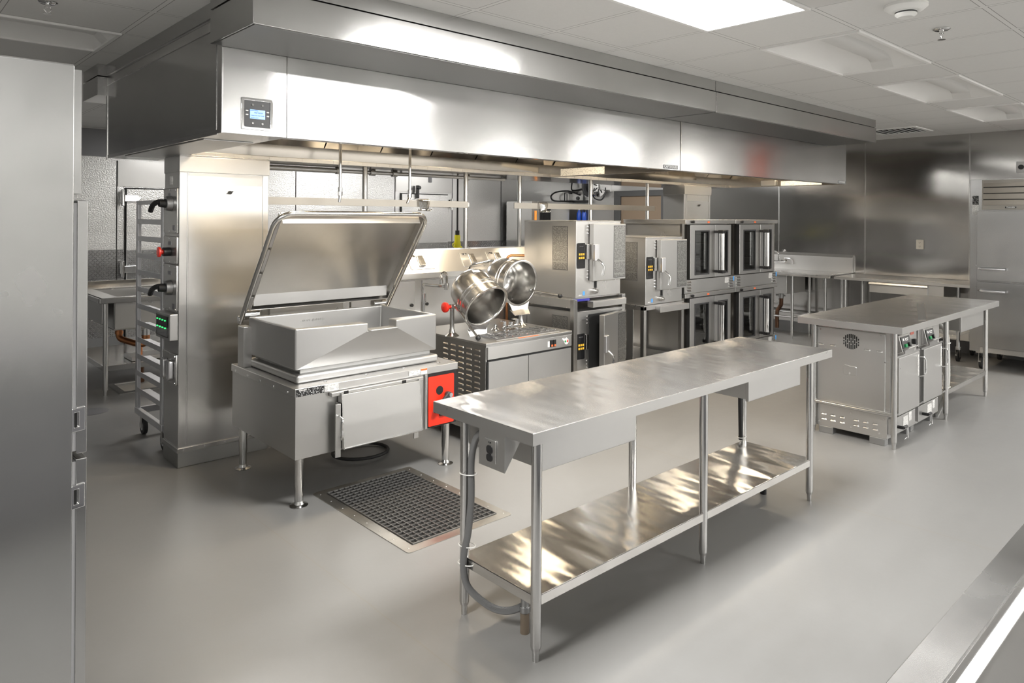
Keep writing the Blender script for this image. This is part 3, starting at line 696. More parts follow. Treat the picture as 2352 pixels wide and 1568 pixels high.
MB().poly(O+I, F).build('pan_vessel', 'satin', bp_, bevel=.010, seg=3, ang=7)
MB().box(s0+.004, s1-.004, sy-.022, sy+.03, sz-.024, sz-.014).build('pouring_lip', 'satin', bp_, bevel=.004)
for s_, z in (('- 40 GAL. (150 LIT.) -', .955), ('-                           -', .925), ('- 30 GAL. (114 LIT.) -', .895)):
    text(s_, .021, (2.33, vy1-w-.002, z), (1, 0, 0), (0, 0, 1), 'satin', bp_, 'embossed_mark', .0012)
# hinge posts
for x, sg in ((1.865, 1), (2.955, -1)):
    MB().box(x-.028, x+.028, 4.56, 4.66, .692, .955).build('hinge_post', 'plain', bp_, bevel=.004)
    MB().cyl((x-.0*sg, 4.65, 1.022), (x+.105*sg, 4.65, 1.022), .031).cyl((x-.03*sg, 4.65, 1.0), (x-.0*sg, 4.65, 1.0), .019).build('hinge_barrel', 'chrome', bp_, bevel=.002)
# lid, raised
H = Vector((0, 4.645, .995)); ed = Vector((0, -.545, .70)).normalized(); nd = Vector((0, ed.z*-1, ed.y)).normalized()   # ed up the lid, nd towards the pan
if nd.y > 0: nd = -nd
LM = Matrix(((1, 0, 0, 0), (0, ed.y, nd.y, H.y), (0, ed.z, nd.z, H.z), (0, 0, 0, 1)))   # local: x, e, n
Lh = .885
tp = [(1.853, -.03, .0), (1.853, Lh-.11, .0)] + [(1.853+.11-.11*math.cos(R(a)), Lh-.11+.11*math.sin(R(a)), 0) for a in (15, 30, 45, 60, 75)] + [(1.963, Lh, 0), (2.862, Lh, 0)]
tp += [(2.862+.11*math.sin(R(a)), Lh-.11+.11*math.cos(R(a)), 0) for a in (15, 30, 45, 60, 75)] + [(2.972, Lh-.11, 0), (2.972, -.03, 0)]
mb = MB().tube(tp, .0165, 12); mb.xf(LM); ld = mb.build('lid_rail', 'tube', bp_)
M['lid'] = steel('lid_stainless', col=(.60, .585, .56), rough=.3, aniso=.5, axis='Z', rot=.25, grain='H', wave=.003)
mb = MB()
a0, a1, e0, e1 = 1.885, 2.94, .085, Lh-.03
mb.box(a0, a1, e0, e1, -.045, -.039)
for q in ((a0, a0+.006, e0, e1), (a1-.006, a1, e0, e1), (a0, a1, e0, e0+.006)): mb.box(q[0], q[1], q[2], q[3], -.045, .012)
mb.prism([(e1, -.045), (e1+.006, -.045), (e1-.03, .022), (e1-.036, .022)], 'x', a0+.01, a1-.03)
mb.xf(LM); mb.build('lid_shell', 'lid', bp_, bevel=.002)

mb = MB().prism([(.18, -.040), (.118, .004), (.113, .0), (.175, -.042)], 'x', a0+.02, a1-.02); mb.xf(LM); mb.build('condensate_strip', 'satin', bp_)
mb = MB()
for e in (.2, .4, .6):
    for x in (1.869, 2.956): mb.box(x-.016, x+.016, e-.004, e+.004, -.012, .006)
mb.xf(LM); mb.each('rail_bracket', 'edge', bp_)
# front: labels, drop-front pan holder, red control panel
lb = MB().box(1.832, 2.005, by0-.003, by0, .648, .69).build('rating_plate', 'print_black', bp_)
text('VULCAN', .012, (1.872, by0-.0036, .682), (1, 0, 0), (0, 0, 1), 'lightink', lb, bold=.0004)
MB().box(2.010, 2.10, by0-.003, by0, .650, .688).build('certification_label', 'print_tag', bp_)
MB().box(2.60, 2.69, by0-.003, by0, .655, .684).build('data_plate', 'print_tag', bp_)
w_ = MB().box(2.693, 2.742, by0-.003, by0, .652, .688).build('warning_label', 'paper', bp_)
MB().box(2.693, 2.742, by0-.0036, by0-.003, .676, .688).build('warning_stripe', 'orangesticker', w_)
MB().box(2.04, 2.695, by0-.03, by0+.004, .618, .642).build('front_channel', 'plain', bp_, bevel=.003)
mb = MB()
for x in (2.12, 2.53): mb.box(x, x+.03, by0-.0315, by0-.029, .624, .642)
mb.each('channel_slot', 'gap', bp_)
M4 = Matrix.Translation((0, 3.762, .625)) @ Matrix.Rotation(R(-6), 4, 'X')
mb = MB().box(2.10, 2.652, -.006, 0, -.31, 0); mb.xf(M4); ph = mb.build('pan_holder', 'plain', bp_, bevel=.002)
mb = MB()
for x, s in ((2.10, -1), (2.652, 1)): mb.box(x-.0025, x+.0025, -.006, .04, -.315, .01)
mb.tube([(2.10, -.004, -.312), (2.652, -.004, -.312)], .006, 8); mb.xf(M4); mb.build('holder_flange', 'edge', ph)
for x in (2.062, 2.617): MB().box(x-.004, x+.03, by0-.045, by0-.038, .262, .575).box(x+.027, x+.031, by0-.045, by0+.006, .262, .575).build('slide_bracket', 'plain', bp_, bevel=.002)
MB().tube(smooth_path([(2.085, 3.745, .50), (2.072, 3.70, .495), (2.072, 3.70, .44), (2.072, 3.70, .385), (2.088, 3.735, .375)], 5), .0065, 8).build('holder_handle', 'chrome', bp_)
MB().box(2.726, 2.745, by0-.006, by0+.008, .29, .646).build('panel_stile', 'edge', bp_, bevel=.002)
MB().box(2.745, 2.985, by0-.001, by0+.008, .29, .646).build('panel_recess', 'gap', bp_)
rp = MB().prism(rrect(2.752, 2.962, .30, .625, .008, 3), 'y', by0-.006, by0-.001).build('control_panel', 'red', bp_)
MB().cyl((2.842, by0-.0075, .527), (2.842, by0-.004, .527), .029).build('temperature_dial', 'gap', rp)
lv = MB().cyl((2.902, by0-.006, .492), (2.902, by0-.045, .492), .021)
lv.prism([(2.892, .517), (2.918, .507), (2.92, .48), (2.80, .39), (2.776, .392), (2.782, .42)], 'y', by0-.048, by0-.028)
lv.build('tilt_lever', 'panelgrey', rp, bevel=.006)
MB().cyl((2.903, by0-.054, .494), (2.903, by0-.047, .494), .014).build('lever_pivot', 'alu', rp)
MB().box(2.838, 2.90, by0-.02, by0-.005, .358, .402).build('power_switch', 'black', rp, bevel=.004)
text('K   .X', .022, (2.842, by0-.0066, .53), (1, 0, 0), (0, 0, 1), 'ink', rp)
text('I O', .02, (2.808, by0-.0066, .395), (0, 0, 1), (-1, 0, 0), 'ink', rp)
# coiled black hose on the floor under the pan
tag(MB().tube([(2.62+.20*math.cos(R(a)), 4.42+.17*math.sin(R(a)), .012+.010*math.sin(R(a*.5))) for a in range(0, 360, 12)], .0115, 8, True).build('coiled_hose', 'rubber', org=(2.62, 4.42, 0)), 'black hose coiled on the floor under the braising pan', 'hose')
# ================================================================== kettle cabinet with two tilting kettles
kc = thing('kettle_cabinet', 'stainless kettle base cabinet with louvred side, between pan and steamers', 'cabinet', (3.77, 4.33, 0))
kx0, kx1, ky0, ky1 = 3.321, 4.222, 3.88, 4.78
MB().box(kx0+.004, kx1-.004, ky0+.012, ky1, .105, .755).build('body', 'steel', kc, bevel=.002)
def louvre(mb, x, y, z, w, h, d, nx):
    """half-round pressed louvre; nx: outward axis sign on x (w along y) or 'y' (w along x)"""
    n = 6; pr_ = [(-w/2, 0), (-w/2+h*.5, d), (w/2-h*.5, d), (w/2, 0)]
    for k in range(1):
        if nx == 'y':
            mb.poly([(x-w/2, y, z), (x+w/2, y, z), (x+w/2-h*.4, y-d, z+h*.15), (x-w/2+h*.4, y-d, z+h*.15), (x-w/2+h*.3, y, z+h), (x+w/2-h*.3, y, z+h), (x+w/2-h*.6, y-d*.6, z+h*.7), (x-w/2+h*.6, y-d*.6, z+h*.7)],
                    [(0, 1, 2, 3), (3, 2, 6, 7), (7, 6, 5, 4), (0, 3, 7, 4), (1, 5, 6, 2)])
        else:
            mb.poly([(x, y-w/2, z), (x, y+w/2, z), (x-d, y+w/2-h*.4, z+h*.15), (x-d, y-w/2+h*.4, z+h*.15), (x, y-w/2+h*.3, z+h), (x, y+w/2-h*.3, z+h), (x-d*.6, y+w/2-h*.6, z+h*.7), (x-d*.6, y-w/2+h*.6, z+h*.7)],
                    [(0, 1, 2, 3), (3, 2, 6, 7), (7, 6, 5, 4), (0, 3, 7, 4), (1, 5, 6, 2)])
mb = MB()
for c in range(5):
    for r_ in range(14): louvre(mb, kx0+.004, 3.985+c*.095, .70-r_*.040+.0, .066, .013, .006, 'x')
mb.build('louvres', 'hood_dark', kc)
MB().box(kx0-.004, kx1+.004, ky0-.002, ky1, .752, .768).build('deck', 'plain', kc, bevel=.003)
MB().box(kx0-.004, kx1+.004, ky0-.002, ky0+.004, .738, .756).build('deck_edge', 'edge', kc)
MB().box(kx0+.012, kx1-.004, ky0-.004, ky0+.012, .648, .740).build('fascia', 'steel_h', kc, bevel=.002)
for a, b in ((kx0+.022, 3.74), (3.745, kx1-.006)):
    MB().box(a, b, ky0-.002, ky0+.012, .12, .632).build('door', 'plain', kc, bevel=.002)
MB().box(kx0+.012, kx0+.02, ky0, ky0+.013, .12, .632).box(kx0+.02, kx1-.006, ky0+.006, ky0+.013, .632, .648).build('door_gap', 'gap', kc)
for x in (kx0+.06, kx1-.06):
    for y in (3.94, 4.70): MB().cyl((x, y, .03), (x, y, .11), .02).lathe([(0, 0), (.042, 0), (.042, .006), (.02, .014), (0, .03)], (x, y, 0)).build('leg', 'tube', kc)
MB().box(3.945, 3.963, ky0-.008, ky0-.003, .668, .712).build('indicator_plate', 'lightink', kc)
for x in (3.985, 4.018):
    s_ = MB().box(x-.013, x+.013, ky0-.014, ky0-.003, .665, .722).build('rocker_switch', 'black', kc, bevel=.003)
    MB().box(x-.009, x+.009, ky0-.0155, ky0-.0135, .67, .685).build('switch_lamp', 'orangesticker', s_)
g_ = MB().cyl((4.145, ky0-.016, .694), (4.145, ky0-.003, .694), .03).build('pressure_gauge', 'chrome', kc, bevel=.003)
MB().cyl((4.145, ky0-.0175, .694), (4.145, ky0-.0155, .694), .025).build('gauge_face', 'paper', g_)
MB().prism([(4.145, .694), (4.160, .683), (4.166, .694), (4.160, .708)], 'y', ky0-.0185, ky0-.0172).build('gauge_red_band', 'redknob', g_)
MB().prism([(4.143, .694), (4.128, .706), (4.122, .694), (4.130, .683)], 'y', ky0-.0185, ky0-.0172).build('gauge_green_band', 'green', g_)
MB().box(3.66, 3.87, ky0+.012, ky0+.03, .768, .7688).build('warning_sticker', 'orangesticker', kc)
# drain trough with wire grid
MB().frame_prism([(3.46, 3.925), (4.13, 3.925), (4.13, 4.19), (3.46, 4.19)], [(3.475, 3.94), (4.115, 3.94), (4.115, 4.175), (3.475, 4.175)], 'z', .767, .770).build('trough_rim', 'plain', kc)
MB().box(3.475, 4.115, 3.94, 4.175, .7682, .7688).build('trough', 'greyplate', kc)
mb = MB()
for y in (3.955, 3.99, 4.05, 4.10, 4.16): mb.tube([(3.48, y, .777), (4.11, y, .777)], .003, 6)
for k in range(9): mb.tube([(3.485+k*.077, 3.945, .780), (3.485+k*.077, 4.17, .780)], .003, 6)
for x in (3.62, 3.99): mb.tube([(x, 4.0, .77), (x, 4.0, .80), (x+.03, 4.0, .80), (x+.03, 4.0, .77)], .0035, 6)
mb.build('drain_grid', 'chrome', kc)
# deck faucet and swing spouts
fb = MB().cyl((3.77, 4.20, .795), (3.97, 4.235, .795), .016)
for q in (3.79, 3.95): fb.cyl((q, 4.205+(q-3.79)*.17, .768), (q, 4.205+(q-3.79)*.17, .85), .014).cyl((q, 4.205+(q-3.79)*.17, .845), (q-.06, 4.195+(q-3.79)*.17, .855), .007)
fb.cyl((3.87, 4.22, .795), (3.87, 4.22, .835), .016)
fb.build('deck_faucet', 'chrome', kc)
for x, y in ((3.60, 4.26), (3.775, 4.30)):
    MB().lathe([(0, 0), (.036, 0), (.034, .006), (.016, .022), (.013, .045), (0, .045)], (x, y, .768)).build('water_nipple', 'chrome', kc)
sp = MB().cyl((3.355, 4.70, .768), (3.355, 4.70, 1.02), .012).cyl((3.355, 4.70, .99), (3.355, 4.70, 1.06), .019).tube(smooth_path([(3.355, 4.70, 1.05), (3.355, 4.70, 1.115), (3.365, 4.69, 1.127), (3.50, 4.60, 1.112)], 5), .011, 10)
sp.cyl((3.505, 4.595, 1.085), (3.505, 4.595, 1.14), .02).tube(smooth_path([(3.505, 4.595, 1.13), (3.505, 4.595, 1.20), (3.49, 4.59, 1.222), (3.455, 4.575, 1.225), (3.435, 4.57, 1.205), (3.435, 4.57, 1.16)], 5), .012, 10)
sp.cyl((3.435, 4.57, 1.135), (3.435, 4.57, 1.17), .015)
sp.build('swing_spout', 'chrome', kc)
s2 = MB().cyl((3.80, 4.68, .768), (3.80, 4.68, 1.2), .011).tube(smooth_path([(3.80, 4.68, 1.18), (3.80, 4.67, 1.235), (3.795, 4.63, 1.265), (3.85, 4.53, 1.295), (3.885, 4.48, 1.312), (3.915, 4.46, 1.305), (3.92, 4.455, 1.26)], 5), .009, 10).cyl((3.92, 4.455, 1.232), (3.92, 4.455, 1.262), .013)
s2.build('swing_spout', 'chrome', kc)
# kettles
def kettle(c, t_deg, label, post, knob, handle):
    n = Vector((0, -math.cos(R(t_deg)), -math.sin(R(t_deg)))); d = Vector((0, math.sin(R(t_deg)), -math.cos(R(t_deg)))); x = Vector((1, 0, 0))
    c = Vector(c)
    t = thing('tilting_kettle', label, 'kettle', (c.x, 4.32, .768), 'tilting kettles')
    prof = [(0, -.335), (.05, -.332), (.10, -.318), (.14, -.29), (.163, -.255), (.172, -.21), (.173, -.13), (.178, -.125), (.178, -.118), (.173, -.112), (.173, -.098), (.180, -.092), (.180, -.085), (.174, -.08), (.176, -.018), (.186, -.012), (.190, -.004), (.189, .004), (.182, .006)]
    inn = [(.171, .0), (.168, -.01), (.166, -.20), (.150, -.25), (.11, -.285), (.05, -.30), (0, -.303)]
    MB().lathe(prof + [(.176, .006), (.172, .003)], c, n, 48).build('bowl', 'kettle', t)
    MB().lathe([(.173, .003)] + inn, c, n, 48).build('inner_liner', 'kettle_in', t)
    # pouring lip: gathered V below the rim, flaring to a turned-out flat spout
    def P(a, b, e): return tuple(c + x*a + d*b + n*e)
    V = [P(-.115, .150, .002), P(-.06, .178, .003), P(0, .186, .003), P(.06, .178, .003), P(.115, .150, .002), P(-.08, .222, .022), P(.08, .222, .022), P(0, .228, .018),
         P(-.11, .145, -.02), P(0, .175, -.075), P(.11, .145, -.02)]
    MB().poly(V, [(0, 1, 5), (1, 2, 7, 5), (2, 3, 6, 7), (3, 4, 6), (0, 5, 9, 8), (5, 7, 9), (7, 6, 9), (6, 4, 10, 9)]).build('pouring_lip', 'kettle', t, ang=50)
    MB().poly([P(-.10, .208, .008), P(.10, .208, .008), P(.085, .246, .056), P(-.085, .246, .056), P(-.10, .213, .003), P(.10, .213, .003), P(.085, .250, .053), P(-.085, .250, .053)], [(0, 1, 2, 3), (7, 6, 5, 4), (0, 4, 5, 1), (1, 5, 6, 2), (2, 6, 7, 3), (3, 7, 4, 0)]).build('lip_flange', 'kettle', t, bevel=.002)
    px, py = post
    MB().cyl((px, py, .80), (px, py, 1.0), .017).lathe([(0, 0), (.055, 0), (.05, .006), (.026, .025), (.018, .055), (.017, .08), (0, .08)], (px, py, .768)).build('trunnion_post', 'tube', t)
    sgn = 1 if c.x > px else -1
    MB().cyl((px-.02*sgn, py, .99), (px+.12*sgn, py, .99), .021).build('trunnion_arm', 'tube', t, bevel=.003)
    if knob: MB().lathe([(0, -.02), (.025, -.02), (.038, -.012), (.040, .0), (.034, .014), (.018, .02), (0, .02)], (px-.065*sgn, py, .99), (1, 0, 0), 24).cyl((px-.05*sgn, py, .99), (px-.02*sgn, py, .99), .012).build('red_knob', 'redknob', t)
    h = MB().tube([handle[0], handle[1]], .0085, 10).sphere(handle[0], .013, 10); h.build('handle_rod', 'tube', t)
    MB().sphere(handle[1], .020, 18).build('handle_ball', 'black', t)
    q = -1 if t_deg > 20 else 0
    MB().obox(Matrix.Translation(c + n*-.22 + d*-.172 + x*-.03) @ Matrix(((1, 0, 0, 0), (0, n.y, d.y, 0), (0, n.z, d.z, 0), (0, 0, 0, 1))), .035, .012, .0015).build('label_plate', 'print_tag', t)
    return t
kettle((3.50, 4.09, 1.0), 33, 'nearer stainless tilting kettle tipped down with a red knob beside it', (3.343, 4.31), True, ((3.345, 4.28, 1.0), (3.352, 4.01, .79)))
kettle((3.945, 4.19, 1.143), 6, 'farther stainless tilting kettle lying level, behind the tipped one', (4.105, 4.352), False, ((4.09, 4.22, 1.075), (4.20, 3.99, 1.04)))
# ================================================================== steamers
def button_pad(p, x0, z0, y, s=.019, g=.008, rows=2, cols=3):
    mb = MB()
    for r_ in range(rows):
        for k in range(cols): mb.box(x0+k*(s+g), x0+k*(s+g)+s, y-.003, y, z0-r_*(s+g+.004), z0-r_*(s+g+.004)+s)
    mb.each('amber_button', 'button', p)
def steamer(x, z, h, label, ajar=0., printed=True):
    y0, y1, w = 4.10, 4.74, .60
    t = thing('convection_steamer', label, 'steamer', (x+w/2, (y0+y1)/2, z), 'convection steamers')
    MB().box(x, x+w, y0, y1, z, z+h).build('body', 'steel_h', t, bevel=.004)
    MB().box(x-.003, x+w+.003, y0-.003, y1, z+h-.004, z+h+.004).build('top_cover', 'plain', t, bevel=.002)
    MB().box(x-.0012, x, y0+.096, y0+.279, z+h*.36-.004, z+h*.925+.004).build('plate_border', 'panelgrey', t)
    MB().box(x-.002, x, y0+.10, y0+.275, z+h*.36, z+h*.925).build('instruction_plate', 'print_metal', t)
    dz0, dz1 = z+h*.215, z+h*.965
    dm = Matrix.Translation((x+w+.004, y0-.006, 0)) @ Matrix.Rotation(-R(ajar), 4, 'Z') if False else Matrix.Translation((x+w+.004, y0-.006, 0)) @ Matrix.Rotation(R(ajar), 4, 'Z')
    dw = w-.165+.004
    mb = MB().box(-dw, 0, -.05, 0, dz0, dz1); mb.xf(dm); d = mb.build('door', 'plain', t, bevel=.004)
    mb = MB().box(-.169, -.006, -.0508, -.05, dz0+.016, dz1-.016); mb.xf(dm); mb.build('plate_border', 'panelgrey', d)
    mb = MB().box(-.165, -.01, -.0515, -.05, dz0+.02, dz1-.02); mb.xf(dm); mb.build('door_instruction_plate', 'print_metal', d)
    MB().box(x+.168, x+w-.01, y0-.006, y0, dz0+.006, dz1-.006).build('door_opening', 'gap', t)
    cz = z+h*.70
    cp = MB().prism(rrect(x+.012, x+.112, z+h*.385, z+h*.715, .008, 2), 'y', y0-.006, y0).build('control_panel', 'ctrl', t)
    button_pad(cp, x+.030, z+h*.555, y0-.006, .018)
    text('VULCAN', .013, (x+.062, y0-.0066, z+h*.672), (1, 0, 0), (0, 0, 1), 'greyplate', cp)
    MB().box(x+.117, x+.150, y0-.022, y0, z+h*.50, z+h*.70).build('latch_keeper', 'chrome', t, bevel=.004)
    mb = MB().box(-dw-.005, -dw+.055, -.072, -.045, z+h*.48, z+h*.70); mb.xf(dm); lt = mb.build('latch_housing', 'alu', d, bevel=.006)
    mb = MB().tube(smooth_path([(-dw+.03, -.07, z+h*.50), (-dw+.055, -.095, z+h*.45), (-dw+.072, -.105, z+h*.40), (-dw+.062, -.10, z+h*.29)], 6), .010, 10); mb.xf(dm); mb.build('door_handle', 'chrome', d)
    mb = MB()
    for k in (.93, .885, .84, .35, .305, .26): mb.cyl((x+.150, y0-.008, z+h*k), (x+.150, y0, z+h*k), .006, seg=10)
    mb.each('rivet', 'chrome', t)
    MB().box(x+.09, x+.115, y0-.002, y0, z+.02, z+.055).build('energy_sticker', 'bluesticker', t)
    MB().box(x+.035, x+.075, y0-.002, y0, z+.018, z+.03).build('model_label', 'print_tag', t)
    v = MB().box(x+.245, x+.262, y0-.012, y0, z+.075, z+.16).build('valve_lever', 'black', t, bevel=.003)
    MB().cyl((x+.235, y0-.035, z+.05), (x+.235, y0, z+.05), .024).cyl((x+.235, y0-.05, z+.05), (x+.235, y0-.03, z+.05), .012).build('drain_valve', 'castermetal', v)
    return t
steamer(4.51, .985, .66, 'upper closed steamer of the left stack, beside the kettles')
steamer(4.51, .205, .66, 'lower steamer of the left stack with its door slightly ajar', 14)
steamer(5.487, .848, .64, 'single steamer on an open stand left of the glass-door ovens')
def bars(mb, *bs):
    for b in bs: mb.box(*b)
    return mb
# stacking frame of the left pair, and the stand of the single steamer
st = thing('steamer_stacking_frame', 'stainless frame that carries the two stacked steamers', 'stand', (4.81, 4.43, 0))
for x in (4.462, 5.108):
    for y in (4.075, 4.70): MB().box(x, x+.045, y, y+.045, .0, .985 if y > 4.3 or x > 5 else .975).build('upright', 'edge', st, bevel=.002)
for x in (4.466, 5.112): MB().box(x, x+.037, 4.12, 4.70, .90, .975).build('side_rail', 'steel_h', st, bevel=.002)
MB().box(4.507, 5.108, 4.70, 4.74, .90, .975).build('rear_rail', 'steel_h', st)
MB().box(4.507, 5.108, 4.13, 4.70, .972, .984).box(4.507, 5.108, 4.13, 4.70, .186, .198).build('support_sheet', 'plain', st)
MB().box(4.507, 4.70, 4.108, 4.13, .955, .974).build('protective_film', 'bluefilm', st)
tr = MB().box(4.66, 5.112, 4.03, 4.10, .90, .955).build('drip_tray', 'steel_h', st, bevel=.003)
s2_ = thing('steamer_stand', 'open stainless stand with side panel under the single steamer', 'stand', (5.787, 4.43, 0))
for x in (5.452, 6.07):
    for y in (4.09, 4.66): MB().box(x, x+.04, y, y+.04, 0, .835).build('upright', 'edge', s2_, bevel=.002)
MB().box(5.452, 6.11, 4.09, 4.70, .80, .846).build('top_frame', 'steel_h', s2_, bevel=.002)
MB().box(5.492, 6.07, 4.13, 4.66, .30, .315).build('shelf', 'plain', s2_)
MB().box(5.495, 6.07, 4.60, 4.615, .315, .80).build('rear_panel', 'hood_dark', s2_)
MB().box(5.455, 5.461, 4.22, 4.30, .10, .80).box(5.455, 5.461, 4.42, 4.55, .10, .80).each('side_slat', 'steel', s2_)
MB().box(5.49, 5.66, 4.098, 4.12, .828, .8455).build('protective_film', 'bluefilm', s2_)
MB().box(5.63, 6.115, 4.03, 4.09, .772, .83).build('drip_tray', 'steel_h', s2_, bevel=.003)
MB().box(5.36, 5.452, 4.66, 4.70, .70, .86).box(5.34, 5.42, 4.60, 4.66, .73, .82).build('gas_valve_box', 'black', s2_, bevel=.01)
# copper feed pipe at the wall behind the kettles
tag(MB().tube([(4.47, 4.93, .25), (4.47, 4.93, 1.275), (4.473, 4.927, 1.295), (4.482, 4.918, 1.31), (4.497, 4.903, 1.318), (4.60, 4.80, 1.318)], .0125, 10).build('copper_pipe', 'copper', org=(4.47, 4.93, .25)), 'copper water pipe with a bend beside the upper steamer', 'pipe')

# ================================================================== convection ovens (two double stacks)
def oven(x, z, w, label):
    y0, y1, h = 4.10, 4.88, .75
    t = thing('convection_oven', label, 'oven', (x+w/2, (y0+y1)/2, z), 'stacked convection ovens')
    # cavity shell open to the front
    mb = MB().box(x+.012, x+.08, y0+.055, y1, z+.14, z+h-.045).box(x+w-.055, x+w-.012, y0+.055, y1, z+.14, z+h-.045).box(x+.012, x+w-.012, y0+.055, y1, z+.10, z+.15).box(x+.012, x+w-.012, y1-.05, y1, z+.14, z+h-.045)
    mb.box(x+.012, x+w-.012, y0+.055, y1, z+h-.06, z+h-.042)
    mb.build('oven_shell', 'steel_h', t)
    MB().box(x+.082, x+w-.057, y1-.055, y1-.05, z+.15, z+h-.06).box(x+.08, x+.084, y0+.07, y1-.05, z+.15, z+h-.06).box(x+w-.059, x+w-.055, y0+.07, y1-.05, z+.15, z+h-.06).build('cavity_lining', 'ovenin', t)
    mb = MB()
    for k in range(5):
        zz = z+.22+k*.09
        for xx in (x+.09, x+w-.065): mb.tube([(xx, y0+.08, zz), (xx, y1-.06, zz)], .004, 6)
    for k in (1, 3):
        zz = z+.225+k*.09
        for q in range(7): mb.tube([(x+.09, y0+.1+q*.1, zz), (x+w-.065, y0+.1+q*.1, zz)], .003, 6)
    mb.each('rack_guide', 'chrome', t)
    MB().box(x, x+w, y0-.012, y1, z+h-.042, z+h).build('top_trim', 'steel_h', t, bevel=.003)
    MB().box(x+.05, x+w, y0+.02, y0+.055, z+.14, z+h-.042).build('door_frame_shadow', 'gap', t) if False else None
    MB().box(x, x+w, y0-.002, y1, z, z+.138).build('lower_panel', 'plain', t, bevel=.003)
    mb = MB()
    for xx in (x+.075, x+w-.075):
        for k in range(4): louvre(mb, xx, y0-.002, z+.018+k*.029, .085, .018, .009, 'y')
    mb.build('vent_louvres', 'edge', t)
    MB().box(x+w-.195, x+w-.125, y0-.004, y0-.002, z+.07, z+.128).build('data_label', 'print_tag', t)
    MB().box(x+w-.028, x+w-.004, y0-.004, y0-.002, z+.085, z+.132).build('energy_sticker', 'bluesticker', t)
    MB().cyl((x+.115, y0-.035, z+h-.022), (x+.115, y0-.012, z+h-.022), .014).build('vent_knob', 'black', t)
    MB().box(x+.40, x+.44, y0-.0135, y0-.012, z+h-.033, z+h-.015).build('caution_sticker', 'orangesticker', t)
    # side jambs
    MB().box(x, x+.088, y0+.03, y0+.056, z+.138, z+h-.042).box(x+w-.065, x+w, y0+.03, y0+.056, z+.138, z+h-.042).each('jamb', 'hood_dark', t)
    MB().box(x+.088, x+.098, y0, y0+.05, z+.14, z+h-.05).box(x+w-.072, x+w-.062, y0+.004, y0+.05, z+.14, z+h-.05).build('door_gap', 'gap', t)
    dz0, dz1 = z+.146, z+h-.052
    for a, b, wa, wb in ((x+.10, x+.552, x+.180, x+.450), (x+.560, x+w-.074, x+.625, x+w-.135)):
        d = MB().frame_prism([(a, dz0), (b, dz0), (b, dz1), (a, dz1)], [(wa, dz0+.035), (wb, dz0+.035), (wb, dz1-.06), (wa, dz1-.06)], 'y', y0-.004, y0+.045).build('door', 'plain', t, bevel=.004)
        MB().box(wa, wb, y0+.006, y0+.010, dz0+.035, dz1-.06).build('window', 'ovenglass', d)
        MB().frame_prism(rrect(wa-.002, wb+.002, dz0+.033, dz1-.058, .004, 3), rrect(wa+.012, wb-.012, dz0+.047, dz1-.072, .012, 3), 'y', y0-.006, y0+.004).build('window_seal', 'panelgrey', d)
    hx, hz0, hz1 = x+.562, dz0+.06, dz1-.075
    MB().cyl((hx, y0-.085, hz0), (hx, y0-.085, hz1), .029).build('handle_bar', 'chrome', t)
    mb = MB()
    for zz in (hz0, hz1): mb.box(hx-.03, hx+.03, y0-.115, y0-.055, zz-.018, zz+.018).box(hx-.025, hx+.02, y0-.06, y0-.004, zz-.014, zz+.014)
    mb.each('handle_bracket', 'black', t, bevel=.006)
    return t
o1 = oven(6.13, .910, .955, 'upper left convection oven with glass doors, beside the single steamer')
dup(o1, (.963, 0, 0), 'upper right convection oven with glass doors, at the end of the line')
dup(o1, (0, 0, -.752), 'lower left convection oven below the upper left oven')
dup(o1, (.963, 0, -.752), 'lower right convection oven partly hidden by the worktable')
st = thing('oven_stand', 'low legged base frame under the four stacked ovens', 'stand', (7.09, 4.49, 0))
MB().box(6.14, 8.04, 4.13, 4.86, .115, .156).build('base_frame', 'hood_dark', st)
for x in (6.19, 7.02, 7.15, 7.99):
    for y in (4.16, 4.82): MB().cyl((x, y, 0), (x, y, .12), .025).build('leg', 'tube', st)
M['redlabel'] = mat('faded_red_label', (.45, .12, .09), .5)
# ================================================================== worktables
def table_leg(t, x, y, z1):
    MB().cyl((x, y, .055), (x, y, z1), .0207).cyl((x, y, .042), (x, y, .056), .017, .0207).cyl((x, y, 0), (x, y, .045), .0125, .0135).build('leg', 'tube', t)
def table_top(t, x0, x1, y0, y1, z, lip, mt='top'):
    MB().box(x0, x1, y0, y1, z-.004, z).box(x0+.003, x1-.003, y0+.003, y1-.003, z-lip, z-lip+.002).build('tabletop', mt, t, bevel=.003, seg=3)
    MB().frame_prism([(x0, y0), (x1, y0), (x1, y1), (x0, y1)], [(x0+.003, y0+.003), (x1-.003, y0+.003), (x1-.003, y1-.003), (x0+.003, y1-.003)], 'z', z-lip, z-.0035).build('turned_edge', 'plain', t)
def ties(name, pts, par, r=.027, off=(0, 0)):
    for x, y, z in pts: MB().tube([(x+r*math.cos(R(a))*1.0+off[0]*.5, y+r*math.sin(R(a))*1.9+off[1]*.5, z+.012*math.sin(R(a))) for a in range(0, 360, 20)], .0022, 6, True).build(name, 'white', par)
x0, x1, y0, y1 = 1.789, 4.281, 1.829, 2.432
wt = thing('worktable', 'long stainless worktable with undershelf and drawers in the foreground', 'worktable', ((x0+x1)/2, (y0+y1)/2, 0))
table_top(wt, x0, x1, y0, y1, .9, .046)
LX, LY = (x0+.105, (x0+x1)/2, x1-.105), (y0+.086, y1-.086)
for x in LX:
    for y in LY: table_leg(wt, x, y, .855)
